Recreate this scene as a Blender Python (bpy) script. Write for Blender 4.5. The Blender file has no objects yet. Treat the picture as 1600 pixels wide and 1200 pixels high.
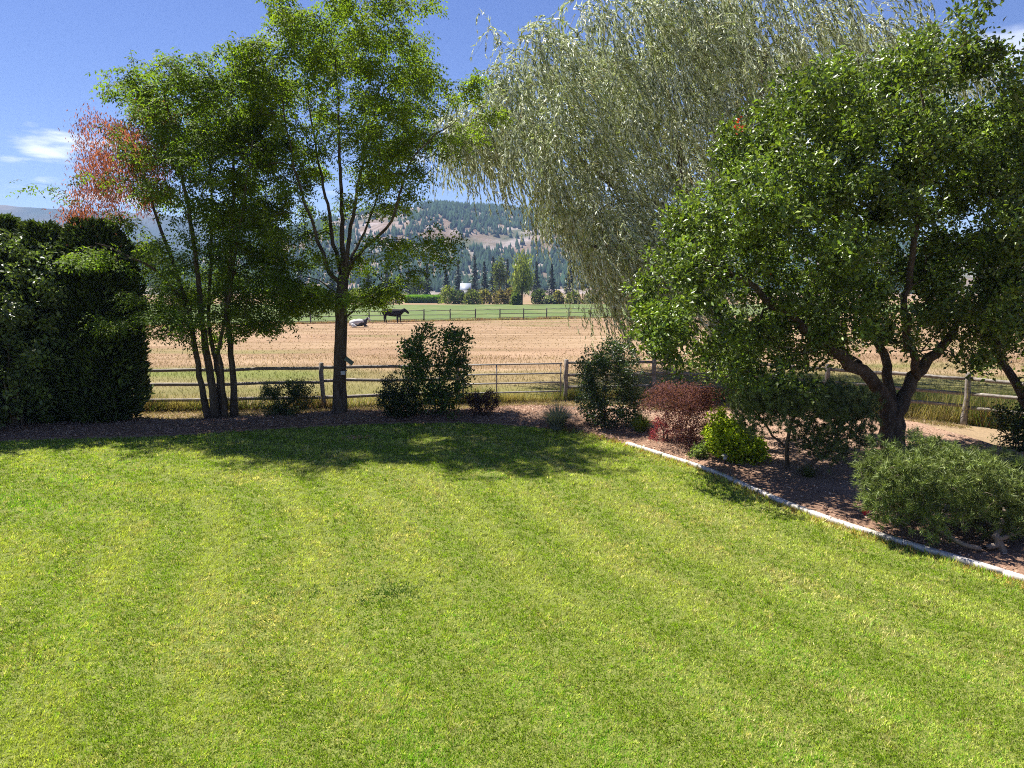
import bpy, bmesh, math, random
import numpy as np
from mathutils import Vector, Matrix

# ------------------------------------------------------------------ camera, sky, sun, exposure
scn = bpy.context.scene
COL = scn.collection
F, HCAM, HORIZON = 1066.67, 3.6, 453.0          # focal length in 1600-px units, eye height, horizon row
PITCH = math.atan((600 - HORIZON) / F)
cd = bpy.data.cameras.new("camera"); cam = bpy.data.objects.new("camera", cd); COL.objects.link(cam)
cd.sensor_width = 36; cd.lens = 24; cd.clip_start = 0.1; cd.clip_end = 30000
cam.location = (0, 0, HCAM); cam.rotation_euler = (math.pi / 2 - PITCH, 0, 0)
scn.camera = cam

SUN = Vector((-0.42, 0.33, 1.0)).normalized()    # direction towards the sun
elev = math.asin(SUN.z); azim = math.atan2(SUN.x, SUN.y)
sd = bpy.data.lights.new("sun", 'SUN'); sun = bpy.data.objects.new("sun", sd); COL.objects.link(sun)
sd.energy = 4.6; sd.angle = math.radians(0.53); sd.color = (1.0, 0.955, 0.88)
sun.rotation_euler = SUN.to_track_quat('Z', 'Y').to_euler(); sun.location = (-30, 40, 90)

world = bpy.data.worlds.new("World"); scn.world = world; world.use_nodes = True
wt = world.node_tree; wt.nodes.clear()
def N(t, kind, **kw):
    n = t.nodes.new(kind)
    for k, v in kw.items(): setattr(n, k, v)
    return n
sky = N(wt, 'ShaderNodeTexSky', sky_type='NISHITA', sun_disc=False, sun_elevation=elev, sun_rotation=azim,
        altitude=900, air_density=1.0, dust_density=0.3, ozone_density=2.5)
bg = N(wt, 'ShaderNodeBackground'); bg.inputs[1].default_value = 0.046
wo = N(wt, 'ShaderNodeOutputWorld')
tc = N(wt, 'ShaderNodeTexCoord'); sx = N(wt, 'ShaderNodeSeparateXYZ')
wt.links.new(tc.outputs['Generated'], sx.inputs[0])
def math_node(t, op, a, b=None, c=None, clamp=False):
    n = N(t, 'ShaderNodeMath', operation=op, use_clamp=clamp)
    for i, v in enumerate((a, b, c)):
        if v is None: continue
        if isinstance(v, (int, float)): n.inputs[i].default_value = v
        else: t.links.new(v, n.inputs[i])
    return n.outputs[0]
zz = math_node(wt, 'ADD', math_node(wt, 'MAXIMUM', sx.outputs[2], 0.0), 0.06)
cx_ = math_node(wt, 'ADD', math_node(wt, 'DIVIDE', sx.outputs[0], zz), 0.95); cy_ = math_node(wt, 'ADD', math_node(wt, 'DIVIDE', sx.outputs[1], zz), -0.73)
cmb = N(wt, 'ShaderNodeCombineXYZ'); wt.links.new(cx_, cmb.inputs[0]); wt.links.new(cy_, cmb.inputs[1])
cn = N(wt, 'ShaderNodeTexNoise'); cn.inputs['Scale'].default_value = 0.85; cn.inputs['Detail'].default_value = 6
cn.inputs['Roughness'].default_value = 0.52; wt.links.new(cmb.outputs[0], cn.inputs['Vector'])
cl = N(wt, 'ShaderNodeMapRange', interpolation_type='SMOOTHSTEP'); wt.links.new(cn.outputs[0], cl.inputs[0])
cl.inputs[1].default_value = 0.575; cl.inputs[2].default_value = 0.66
hz0 = N(wt, 'ShaderNodeMapRange'); wt.links.new(sx.outputs[2], hz0.inputs[0]); hz0.inputs[1].default_value = 0.0; hz0.inputs[2].default_value = 0.02
msk = N(wt, 'ShaderNodeMapRange', interpolation_type='SMOOTHSTEP'); wt.links.new(sx.outputs[2], msk.inputs[0])
msk.inputs[1].default_value = 0.42; msk.inputs[2].default_value = 0.16
cf = math_node(wt, 'MULTIPLY', cl.outputs[0], msk.outputs[0]); cf = math_node(wt, 'MULTIPLY', cf, 0.85); cf = math_node(wt, 'MULTIPLY', cf, hz0.outputs[0])
mixc = N(wt, 'ShaderNodeMix', data_type='RGBA'); wt.links.new(cf, mixc.inputs[0])
hs = N(wt, 'ShaderNodeHueSaturation'); hs.inputs['Saturation'].default_value = 1.2; hs.inputs['Hue'].default_value = 0.52; wt.links.new(sky.outputs[0], hs.inputs['Color']); wt.links.new(hs.outputs[0], mixc.inputs[6]); mixc.inputs[7].default_value = (10.5, 10.8, 11.2, 1)
wt.links.new(mixc.outputs[2], bg.inputs[0]); wt.links.new(bg.outputs[0], wo.inputs[0])

scn.view_settings.view_transform = 'Standard'; scn.view_settings.look = 'None'
scn.view_settings.gamma = 1.0; scn.view_settings.use_curve_mapping = False
scn.view_settings.exposure = 1.55
scn.render.engine = 'CYCLES'
cy = scn.cycles
cy.use_denoising = False; cy.pixel_filter_type = 'BLACKMAN_HARRIS'; cy.filter_width = 1.05
cy.max_bounces = 6; cy.diffuse_bounces = 3; cy.glossy_bounces = 2; cy.transmission_bounces = 3
cy.volume_bounces = 0; cy.transparent_max_bounces = 4; cy.sample_clamp_indirect = 6
cy.caustics_reflective = False; cy.caustics_refractive = False

# ------------------------------------------------------------------ helpers
rng = np.random.default_rng(11); random.seed(5)
_fw = Vector((0, math.cos(PITCH), -math.sin(PITCH))); _up = Vector((0, math.sin(PITCH), math.cos(PITCH)))
def ray(px, py): return Vector(((px - 800) / F, 0, 0)) + _up * ((600 - py) / F) + _fw
def ground(px, py, z=0.0):
    d = ray(px, py); return Vector((0, 0, HCAM)) + d * ((z - HCAM) / d.z)
def at(px, py, Y):
    d = ray(px, py); return Vector((0, 0, HCAM)) + d * (Y / d.y)
def at_np(px, py, Y):
    px = np.asarray(px, float); py = np.asarray(py, float)
    dx = (px - 800) / F; v = (600 - py) / F
    dy = _up.y * v + _fw.y; dz = _up.z * v + _fw.z; t = Y / dy
    return np.stack([dx * t, np.zeros_like(t) + Y, HCAM + dz * t], 1)
def norm(a): return a / (np.linalg.norm(a, axis=-1, keepdims=True) + 1e-9)
_tab = np.random.default_rng(3).random((256, 256))
def vnoise(x, y):
    xi = np.floor(x).astype(int); yi = np.floor(y).astype(int); fx = x - xi; fy = y - yi
    fx = fx * fx * (3 - 2 * fx); fy = fy * fy * (3 - 2 * fy)
    g = lambda a, b: _tab[a & 255, b & 255]
    return (g(xi, yi) * (1 - fx) + g(xi + 1, yi) * fx) * (1 - fy) + (g(xi, yi + 1) * (1 - fx) + g(xi + 1, yi + 1) * fx) * fy
def fbm(x, y, o=4):
    s = 0; a = .5; t = 0
    for i in range(o): s = s + a * vnoise(x * 2 ** i + 17.3 * i, y * 2 ** i + 5.1 * i); t += a; a *= .5
    return s / t

def tag(o, label=None, cat=None, group=None, kind=None):
    for k, v in (('label', label), ('category', cat), ('group', group), ('kind', kind)):
        if v: o[k] = v
    return o
def thing(name, label, cat, loc, group=None):
    o = bpy.data.objects.new(name, None); COL.objects.link(o); o.location = loc
    o.empty_display_size = 0.2
    return tag(o, label, cat, group)
def mk(name, V, T, mat, parent=None, col=None, smooth=False, kind=None):
    """one mesh object from vertex and triangle / quad arrays given in world space"""
    V = np.asarray(V, np.float32).reshape(-1, 3); T = np.asarray(T, np.int32); k = T.shape[1]
    if parent is not None:
        root = parent
        off = np.zeros(3)
        while root is not None: off += np.array(root.location); root = root.parent
        V = V - off.astype(np.float32)
    me = bpy.data.meshes.new(name)
    me.vertices.add(len(V)); me.vertices.foreach_set('co', V.ravel())
    me.loops.add(T.size); me.loops.foreach_set('vertex_index', T.ravel())
    me.polygons.add(len(T)); me.polygons.foreach_set('loop_start', np.arange(0, T.size, k, dtype=np.int32))
    if smooth: me.polygons.foreach_set('use_smooth', np.ones(len(T), bool))
    me.update(calc_edges=True)
    if col is not None:
        a = me.color_attributes.new('col', 'FLOAT_COLOR', 'POINT')
        c = np.ones((len(V), 4), np.float32); c[:, :3] = col; a.data.foreach_set('color', c.ravel())
    me.materials.append(mat)
    o = bpy.data.objects.new(name, me); COL.objects.link(o)
    if parent is not None: o.parent = parent
    if kind: o['kind'] = kind
    return o

# ------------------------------------------------------------------ materials
def mat_new(name):
    m = bpy.data.materials.new(name); m.use_nodes = True; t = m.node_tree; t.nodes.clear()
    out = N(t, 'ShaderNodeOutputMaterial'); p = N(t, 'ShaderNodeBsdfPrincipled'); t.links.new(p.outputs[0], out.inputs[0])
    return m, t, p, out
def leaf_mat(name, trans=0.4, rough=0.45, spec=0.35, tint=(1.25, 1.35, 0.55)):
    m, t, p, out = mat_new(name)
    at_ = N(t, 'ShaderNodeAttribute', attribute_name='col')
    t.links.new(at_.outputs['Color'], p.inputs['Base Color'])
    p.inputs['Roughness'].default_value = rough; p.inputs['Specular IOR Level'].default_value = spec
    tr = N(t, 'ShaderNodeBsdfTranslucent'); mu = N(t, 'ShaderNodeMix', data_type='RGBA', blend_type='MULTIPLY')
    mu.inputs[0].default_value = 1; t.links.new(at_.outputs['Color'], mu.inputs[6]); mu.inputs[7].default_value = (*tint, 1)
    t.links.new(mu.outputs[2], tr.inputs[0])
    ms = N(t, 'ShaderNodeMixShader'); ms.inputs[0].default_value = trans
    t.links.new(p.outputs[0], ms.inputs[1]); t.links.new(tr.outputs[0], ms.inputs[2]); t.links.new(ms.outputs[0], out.inputs[0])
    return m
def ramp(t, fac, stops):
    r = N(t, 'ShaderNodeValToRGB'); t.links.new(fac, r.inputs[0])
    e = r.color_ramp.elements
    while len(e) > 1: e.remove(e[-1])
    e[0].position = stops[0][0]; e[0].color = (*stops[0][1], 1)
    for p, c in stops[1:]:
        x = e.new(p); x.color = (*c, 1)
    return r.outputs[0]
def surf_mat(name, stops, scale=5.0, detail=6, rough=0.9, bump=0.3, bscale=None, stretch=(1, 1, 1), dist=0.02, space='Object', spec=0.2):
    m, t, p, out = mat_new(name)
    tc = N(t, 'ShaderNodeTexCoord'); mp = N(t, 'ShaderNodeMapping'); mp.inputs['Scale'].default_value = stretch
    t.links.new(tc.outputs[space], mp.inputs[0])
    n = N(t, 'ShaderNodeTexNoise'); n.inputs['Scale'].default_value = scale; n.inputs['Detail'].default_value = detail
    n.inputs['Roughness'].default_value = 0.65; t.links.new(mp.outputs[0], n.inputs['Vector'])
    t.links.new(ramp(t, n.outputs[0], stops), p.inputs['Base Color'])
    p.inputs['Roughness'].default_value = rough; p.inputs['Specular IOR Level'].default_value = spec
    n2 = N(t, 'ShaderNodeTexNoise'); n2.inputs['Scale'].default_value = bscale or scale * 4; n2.inputs['Detail'].default_value = 5
    t.links.new(mp.outputs[0], n2.inputs['Vector'])
    b = N(t, 'ShaderNodeBump'); b.inputs['Strength'].default_value = bump; b.inputs['Distance'].default_value = dist
    t.links.new(n2.outputs[0], b.inputs['Height']); t.links.new(b.outputs[0], p.inputs['Normal'])
    return m
def attr_mat(name, rough=0.9, spec=0.2, nscale=30, namp=0.35, bump=0.4, dist=0.02):
    """colour from the mesh's own colour attribute, broken up by fine noise"""
    m, t, p, out = mat_new(name)
    a = N(t, 'ShaderNodeAttribute', attribute_name='col'); tc = N(t, 'ShaderNodeTexCoord')
    n = N(t, 'ShaderNodeTexNoise'); n.inputs['Scale'].default_value = nscale; n.inputs['Detail'].default_value = 6
    n.inputs['Roughness'].default_value = 0.7
    t.links.new(tc.outputs['Object'], n.inputs['Vector'])
    f = math_node(t, 'MULTIPLY_ADD', n.outputs[0], namp * 4, 1 - namp * 2)
    mu = N(t, 'ShaderNodeVectorMath', operation='SCALE'); t.links.new(a.outputs['Color'], mu.inputs[0]); t.links.new(f, mu.inputs[3])
    t.links.new(mu.outputs[0], p.inputs['Base Color'])
    p.inputs['Roughness'].default_value = rough; p.inputs['Specular IOR Level'].default_value = spec
    b = N(t, 'ShaderNodeBump'); b.inputs['Strength'].default_value = bump; b.inputs['Distance'].default_value = dist
    t.links.new(n.outputs[0], b.inputs['Height']); t.links.new(b.outputs[0], p.inputs['Normal'])
    return m

M_leaf = leaf_mat('leaf', 0.5, 0.6, 0.15)
M_gloss = leaf_mat('glossy_leaf', 0.33, 0.38, 0.45)
M_willow = leaf_mat('willow_leaf', 0.3, 0.45, 0.4, (1.1, 1.15, 0.8))
M_needle = leaf_mat('needle', 0.2, 0.5, 0.3)
M_forest = leaf_mat('forest_needle', 0.05, 1.0, 0.0)
M_dry = leaf_mat('dry_leaf', 0.4, 0.8, 0.1, (1.15, 0.95, 0.8))
M_blade = leaf_mat('grass_blade', 0.4, 0.55, 0.25, (1.15, 1.2, 0.6))
M_bark = surf_mat('bark', [(0.3, (0.035, 0.025, 0.018)), (0.55, (0.10, 0.075, 0.055)), (0.75, (0.19, 0.15, 0.115))], 9, 8, 0.95, 0.9, 22, (1, 1, 0.25), 0.03)
M_bark_pale = surf_mat('pale_bark', [(0.3, (0.10, 0.08, 0.06)), (0.6, (0.24, 0.19, 0.15)), (0.8, (0.36, 0.30, 0.24))], 14, 8, 0.95, 0.7, 30, (1, 1, 0.3), 0.01)
M_wood = surf_mat('weathered_wood', [(0.3, (0.12, 0.105, 0.09)), (0.55, (0.25, 0.22, 0.195)), (0.8, (0.42, 0.385, 0.35))], 6, 8, 0.9, 0.5, 25, (0.6, 3, 3), 0.006)
M_wood_far = surf_mat('grey_fence_wood', [(0.3, (0.07, 0.065, 0.06)), (0.7, (0.19, 0.17, 0.155))], 3, 5, 0.9, 0.3, 12, (1, 1, 1), 0.006)
M_steel = surf_mat('galvanised_steel', [(0.3, (0.16, 0.14, 0.13)), (0.7, (0.34, 0.32, 0.30))], 12, 4, 0.55, 0.05, 40, (1, 1, 1), 0.002, spec=0.5)
M_concrete = surf_mat('pale_concrete', [(0.25, (0.24, 0.20, 0.17)), (0.42, (0.42, 0.38, 0.34)), (0.55, (0.55, 0.51, 0.47)), (0.75, (0.64, 0.60, 0.56))], 5, 8, 0.9, 0.35, 60, (1, 1, 1), 0.004)

# ------------------------------------------------------------------ geometry generators
def tubes(paths, sides=5):
    Vs, Ts, o = [], [], 0
    for pts, rad in paths:
        P = np.asarray(pts, float); R = np.asarray(rad, float); k = len(P)
        if k < 2: continue
        tg = np.gradient(P, axis=0); tg = norm(tg)
        m = norm((P[-1] - P[0])[None])[0]
        ref = np.array([1., 0, 0]) if abs(m[0]) < 0.7 else np.array([0, 1., 0])
        a = norm(np.cross(tg, ref)); b = np.cross(tg, a)
        ph = np.linspace(0, 2 * np.pi, sides, endpoint=False)
        ring = P[:, None] + R[:, None, None] * (a[:, None] * np.cos(ph)[None, :, None] + b[:, None] * np.sin(ph)[None, :, None])
        Vs.append(ring.reshape(-1, 3))
        i = np.arange(k - 1)[:, None] * sides + np.arange(sides)[None]
        j = np.arange(k - 1)[:, None] * sides + (np.arange(sides)[None] + 1) % sides
        q = np.stack([i, j, j + sides, i + sides], -1).reshape(-1, 4) + o
        Ts.append(np.concatenate([q[:, [0, 1, 2]], q[:, [0, 2, 3]]]))
        # end caps
        base = o; tip = o + (k - 1) * sides
        cap = [[base, base + s + 1, base + s] for s in range(1, sides - 1)] + [[tip, tip + s, tip + s + 1] for s in range(1, sides - 1)]
        Ts.append(np.array(cap)); o += k * sides
    return np.concatenate(Vs), np.concatenate(Ts)

def leaf_quads(pos, axis, nrm, L, W, col, fold=0.25, droop=0.1):
    n = len(pos); axis = norm(axis); side = norm(np.cross(axis, nrm)); up = np.cross(side, axis)
    L = np.broadcast_to(L, n)[:, None]; W = np.broadcast_to(W, n)[:, None]
    mid = pos + axis * L * 0.45
    V = np.stack([pos, mid + side * W * .5 + up * W * fold, pos + axis * L - up * L * droop, mid - side * W * .5 + up * W * fold], 1).reshape(-1, 3)
    i = np.arange(n)[:, None] * 4
    T = np.concatenate([i + [0, 1, 2], i + [0, 2, 3]])
    return V, T, np.repeat(col, 4, 0)
def blades(base, tip, w, col, coltip=None):
    n = len(base); d = norm(tip - base)
    r = norm(np.cross(d, norm(rng.normal(size=(n, 3)) + [0, 0, .01])))
    w = np.broadcast_to(w, n)[:, None]
    V = np.stack([base - r * w * .5, base + r * w * .5, tip], 1).reshape(-1, 3)
    T = np.arange(n * 3).reshape(-1, 3)
    c = np.repeat(col, 3, 0)
    if coltip is not None: c[2::3] = coltip
    return V, T, c
def tint(base, n, amp=0.25, yellow=0.2, seed_field=None):
    """natural leaf-to-leaf colour variation"""
    c = np.tile(np.array(base, float), (n, 1))
    c *= (1 + amp * rng.normal(size=(n, 1))).clip(0.45, 1.8)
    y = (rng.random((n, 1)) ** 2) * yellow
    c = c * (1 - y) + y * np.array([c[:, 0] * 2.2, c[:, 1] * 1.5, c[:, 2] * 0.9]).T
    if seed_field is not None: c *= seed_field[:, None]
    return c.clip(0.002, 0.9)

class Skel:
    def __init__(s): s.P, s.par, s.rp, s.tid = [], [], [], []
    def poly(s, pts, rad, tid, attach=None, step=0.3, wob=0.02):
        pts = [np.array(p, float) for p in pts]
        prev = -1
        if s.P and attach:
            d = np.linalg.norm(np.array(s.P) - pts[0], axis=1); k = int(d.argmin())
            prev = k if d[k] < attach else -1
        first = True
        for i in range(len(pts) - 1):
            a, b = pts[i], pts[i + 1]; n = max(1, int(round(np.linalg.norm(b - a) / step)))
            p0 = pts[max(i - 1, 0)]; p3 = pts[min(i + 2, len(pts) - 1)]
            for q in range(0 if first else 1, n + 1):
                u = q / n
                c = .5 * ((2 * a) + (b - p0) * u + (2 * p0 - 5 * a + 4 * b - p3) * u * u + (3 * a - p0 - 3 * b + p3) * u ** 3)
                c = c + rng.normal(size=3) * wob * (0 if first and q == 0 else 1)
                s.P.append(c); s.par.append(prev); s.rp.append(rad[i] * (1 - u) + rad[i + 1] * u); s.tid.append(tid)
                prev = len(s.P) - 1
            first = False
    def grow(s, targets, step=0.35, zmin=-9, curve=0.35, wob=0.05, above=0.9):
        P = np.zeros((len(s.P) + len(targets) * 40, 3)); n = len(s.P); P[:n] = s.P
        ok = np.zeros(len(P), bool); ok[:n] = P[:n, 2] >= zmin
        if not ok[:n].any(): ok[:n] = True
        d0 = np.min(np.linalg.norm(targets[:, None] - P[None, :n][:, ok[:n]], axis=2), axis=1)
        s.term = []
        for ti in np.argsort(d0):
            T = targets[ti]; dv = T - P[:n]; d = np.linalg.norm(dv, axis=1)
            cost = d * (1 + above * np.clip(-dv[:, 2] / (d + 1e-6) + 0.1, 0, 1)); cost[~ok[:n]] = 1e9
            k = int(cost.argmin()); A = P[k].copy(); dist = d[k]
            m = min(39, max(2, int(math.ceil(dist / step)))); pk = s.par[k]
            pd = (A - P[pk]) if pk >= 0 else np.array([0, 0, 1.]); pd = pd / (np.linalg.norm(pd) + 1e-9)
            C = A + (T - A) * 0.4 + pd * dist * curve * 0.6
            prev = k
            for q in range(1, m + 1):
                u = q / m; c = (1 - u) ** 2 * A + 2 * u * (1 - u) * C + u * u * T
                if q < m: c = c + rng.normal(size=3) * wob * step
                s.P.append(c); s.par.append(prev); s.rp.append(0); s.tid.append(-1)
                P[n] = c; ok[n] = True; prev = n; n += 1
            s.term.append((n - 1, ti))
    def finish(s, rt=0.006, pw=0.45):
        n = len(s.P); par = np.array(s.par); cnt = np.zeros(n)
        ch = [[] for _ in range(n)]
        for i in range(n):
            if par[i] >= 0: ch[par[i]].append(i)
        for i in range(n - 1, -1, -1):
            if not ch[i]: cnt[i] += 1
            if par[i] >= 0: cnt[par[i]] += cnt[i]
        r = np.where(np.array(s.rp) > 0, s.rp, rt * cnt ** pw)
        for i in range(n):
            if par[i] >= 0 and s.rp[i] == 0: r[i] = min(r[i], r[par[i]] * 0.9)
        P = np.array(s.P); chains = []
        st = [i for i in range(n) if par[i] < 0]
        st = [(i, -1) for i in st]
        while st:
            i, p = st.pop(); idx = ([p] if p >= 0 else []) + [i]; cur = i
            while ch[cur]:
                c = ch[cur]
                same = [x for x in c if s.tid[x] == s.tid[cur] and s.tid[x] >= 0]
                main = same[0] if same else (max(c, key=lambda x: cnt[x]) if s.tid[cur] < 0 or all(s.tid[x] < 0 for x in c) else None)
                for x in c:
                    if x != main: st.append((x, cur))
                if main is None: break
                idx.append(main); cur = main
            rr = r[idx].copy()
            if p >= 0: rr[0] = rr[1] if len(rr) > 1 else rr[0]
            chains.append((P[idx], rr, s.tid[i], r[i]))
        s.r = r
        return chains

def emit_wood(root, chains, mat, n_trunk, max_limbs=10, limb_r=0.035, twig_sides=3, twig_mat=None, twig_min=0.0):
    """trunks and main limbs as parts of their own, the fine twigs as one part"""
    rest = []; limbs = []
    for P, R, tid, r0 in chains:
        if 0 <= tid < n_trunk:
            V, T = tubes([(P, R)], 10); mk('trunk', V, T, mat, root, smooth=True)
        elif tid >= n_trunk: limbs.append((P, R, r0 + 1))
        elif r0 >= limb_r: limbs.append((P, R, r0))
        else: rest.append((P, R))
    limbs.sort(key=lambda x: -x[2])
    for P, R, r0 in limbs[:max_limbs]:
        V, T = tubes([(P, R)], 7); mk('limb', V, T, mat, root, smooth=True)
    rest += [(P, R) for P, R, _ in limbs[max_limbs:]]
    if rest:
        V, T = tubes(rest, twig_sides); mk('twigs', V, T, twig_mat or mat, root, smooth=True, kind='stuff')

def blob_targets(blobs, D, n, Rd, cx, Rx, dmin=0.3):
    b = np.array([x[:4] for x in blobs], float); w = b[:, 2] * b[:, 3]
    w = w * np.array([x[4] if len(x) > 4 else 1.0 for x in blobs])
    k = rng.choice(len(b), n, p=w / w.sum())
    a = rng.random(n) * 2 * np.pi; r = np.sqrt(rng.random(n))
    px = b[k, 0] + b[k, 2] * r * np.cos(a); py = b[k, 1] + b[k, 3] * r * np.sin(a)
    Q = at_np(px, py, D)
    e = np.sqrt(np.clip(1 - ((px - cx) / Rx) ** 2, dmin ** 2, 1)) * Rd
    Q[:, 1] += e * (rng.random(n) * 2 - 1)
    return Q
def spray_targets(blobs, D, ns, per, Rd, cx, Rx, spread, dmin=0.3):
    """targets gathered in sprays (boughs) so that the crown keeps tiers and gaps"""
    C = blob_targets(blobs, D, ns, Rd, cx, Rx, dmin); k = rng.poisson(per, ns).clip(3, None)
    Q = np.repeat(C, k, 0); sc = np.repeat(.6 + .8 * rng.random(ns), k)[:, None]
    u = norm(rng.normal(size=Q.shape)) * rng.random((len(Q), 1)) ** .5
    off = u * spread * sc; r_ = np.hypot(off[:, 0], off[:, 1]); off[:, 2] -= r_ ** 2 * .35
    return Q + off
def around(T, back, m, lb, sig):
    """m leaf seats round each target: along the last bit of its twig and scattered beside it"""
    n = len(T); u = rng.random((n, m, 1)) ** 1.3 * lb
    return (T[:, None] - back[:, None] * u + rng.normal(size=(n, m, 3)) * sig).reshape(-1, 3)
def term_dirs(sk, targets):
    T = np.zeros((len(sk.term), 3)); B = np.zeros((len(sk.term), 3))
    for j, (ni, ti) in enumerate(sk.term):
        T[j] = sk.P[ni]; q = sk.par[ni]; q2 = sk.par[q] if sk.par[q] >= 0 else q
        B[j] = np.array(sk.P[ni]) - np.array(sk.P[q2])
    return T, norm(B)

def broadleaf(root, sk, targets, m, lb, sig, L, W, base, mat, amp=0.25, yellow=0.25, upn=0.7, droop=0.15, name='crown', clump=0.25, out=0.6):
    T, B = term_dirs(sk, targets)
    pos = around(T, B, m, lb, sig); n = len(pos); Bm = np.repeat(B, m, 0)
    ax = norm(Bm * out + rng.normal(size=(n, 3)) * 0.75 + [0, 0, -droop])
    nr = norm(rng.normal(size=(n, 3)) * 0.75 + [0, 0, upn])
    cl = np.repeat((1 + clump * rng.normal(size=len(T))).clip(.5, 1.6), m)
    c = tint(base, n, amp, yellow, cl)
    s = (0.7 + 0.6 * rng.random(n))
    V, Tt, cc = leaf_quads(pos, ax, nr, L * s, W * s, c)
    return mk(name, V, Tt, mat, root, cc, kind='stuff')

def pinnate(pos, ax, nr, L, pairs, lw, ll, col):
    """compound leaves: leaflets in pairs along a drooping midrib"""
    n = len(pos); ax = norm(ax); side = norm(np.cross(ax, nr)); up = np.cross(side, ax)
    Vs, Ts, Cs, o = [], [], [], 0
    for k in range(pairs):
        u = (k + 0.8) / pairs
        b = pos + ax * (L * u)[:, None] - up * (L * 0.25 * u * u)[:, None]
        for sg in (-1, 1):
            a = side * sg * 0.9 + ax * 0.35 - up * (0.25 + .2 * rng.random((n, 1)))
            V, T, C = leaf_quads(b, a, up + 0.25 * rng.normal(size=(n, 3)), ll * (1.1 - .25 * abs(u - .5)) * (L / L.mean()), lw, col, 0.12, 0.05)
            Vs.append(V); Ts.append(T + o); Cs.append(C); o += len(V)
    V, T, C = leaf_quads(pos + ax * L[:, None] - up * (L * .25)[:, None], ax - up * .4, up, ll * L / L.mean(), lw, col, 0.12)
    Vs.append(V); Ts.append(T + o); Cs.append(C)
    return np.concatenate(Vs), np.concatenate(Ts), np.concatenate(Cs)

# ================================================================== the setting
# front border of the planting bed (lawn edge, then the concrete edging) and its back border, as ground points
def gpts(lst): return np.array([ground(*p)[:2] for p in lst])
def resample(P, step):
    P = np.asarray(P, float); out = []
    for i in range(len(P) - 1):
        p0, a, b, p3 = P[max(i - 1, 0)], P[i], P[i + 1], P[min(i + 2, len(P) - 1)]
        n = max(1, int(np.linalg.norm(b - a) / step))
        for q in range(n):
            u = q / n
            out.append(.5 * ((2 * a) + (b - p0) * u + (2 * p0 - 5 * a + 4 * b - p3) * u * u + (3 * a - p0 - 3 * b + p3) * u ** 3))
    out.append(P[-1]); return np.array(out)
BACK_EDGE = gpts([(-330, 700), (-150, 694), (0, 690), (100, 686), (190, 684), (290, 680), (360, 675), (440, 670), (560, 664), (700, 661), (770, 663), (850, 669), (920, 678), (980, 695)])
KERB = gpts([(980, 695), (1045, 716), (1117, 738), (1152, 756), (1240, 794), (1287, 814), (1357, 834), (1433, 858), (1513, 881), (1600, 908), (1720, 946), (1880, 1000)])
be, ke = resample(BACK_EDGE, 0.4), resample(KERB, 0.3)
FRONT = np.concatenate([be, ke[1:]])
BACKB = resample(gpts([(-400, 660), (-150, 656), (0, 655), (120, 655), (220, 657), (300, 657), (345, 655), (440, 650), (530, 643), (620, 643), (720, 642), (820, 634), (900, 636), (960, 634), (1010, 640), (1080, 640), (1250, 640), (1400, 655), (1506, 668), (1600, 676), (1750, 690), (1950, 710)]), 0.5)

# ground: one sheet to the horizon, dry pasture near, plain further off
def pasture_col(x, y):
    """straw-coloured pasture, greener towards the near fence"""
    n1 = fbm(x * .07 + 40, y * .2 + 9, 4); n2 = fbm(x * .16 + 3, y * .8 + 77, 4)
    straw = np.array([.31, .205, .115]); pink = np.array([.30, .18, .115]); green = np.array([.17, .185, .05]); pale = np.array([.34, .24, .15])
    g = np.clip((34 - y) / 9 + (n1 - .5) * 2.6, 0, 1)[:, None] * .75 + np.clip((n1[:, None] - .62) * 4, 0, .5)
    g = g.clip(0, 1); k = np.clip((n2 - .35) * 2.5, 0, 1)[:, None]; k2 = np.clip((n1 - .42) * 4, 0, 1)[:, None]
    c = straw * (1 - k) + pale * k; c = c * (1 - .6 * k2) + pink * .6 * k2
    return (c * (1 - g) + green * g) * (0.50 + .52 * n2[:, None])
M_ground = attr_mat('dry_pasture', 0.95, 0.1, 14, 0.3, 0.8, 0.05)
xs = np.unique(np.concatenate([np.linspace(-9000, -120, 24), np.linspace(-120, 120, 81), np.linspace(120, 9000, 24)]))
ys = np.unique(np.concatenate([np.linspace(-400, 0, 10), np.linspace(0, 120, 220), np.linspace(120, 400, 40), np.linspace(400, 9000, 30)]))
gx, gy = np.meshgrid(xs, ys); V = np.stack([gx.ravel(), gy.ravel(), np.full(gx.size, -0.03)], 1)
nx = len(xs); i = (np.arange(len(ys) - 1)[:, None] * nx + np.arange(nx - 1)[None]).ravel()
Q = np.stack([i, i + 1, i + 1 + nx, i + nx], 1)
c = pasture_col(gx.ravel(), gy.ravel())
near = (gy.ravel() < 22)[:, None]; c = np.where(near, np.array([.25, .18, .11]) * (0.85 + .3 * fbm(gx.ravel(), gy.ravel()))[:, None], c)
tag(mk('ground', V, Q, M_ground, None, c), kind='structure')

# lawn sheet
lp = [(-40, -3)] + [tuple(p) for p in FRONT] + [(16, 3.0), (16, -3)]
lp[0] = (min(-16.0, FRONT[0][0]), -3)
bm = bmesh.new(); f = bm.faces.new([bm.verts.new((x, y, 0)) for x, y in lp]); bmesh.ops.triangulate(bm, faces=[f])
M_soil = surf_mat('lawn_thatch', [(0.3, (0.03, 0.038, 0.008)), (0.5, (0.11, 0.135, 0.024)), (0.68, (0.22, 0.23, 0.06))], 34.0, 8, 0.95, 0.6, 60, (1, 1, 1), 0.02)
me = bpy.data.meshes.new('lawn'); bm.to_mesh(me); bm.free(); me.materials.append(M_soil)
lawn = bpy.data.objects.new('lawn', me); COL.objects.link(lawn); tag(lawn, kind='structure')
if me.polygons[0].normal.z < 0: me.flip_normals()

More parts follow.
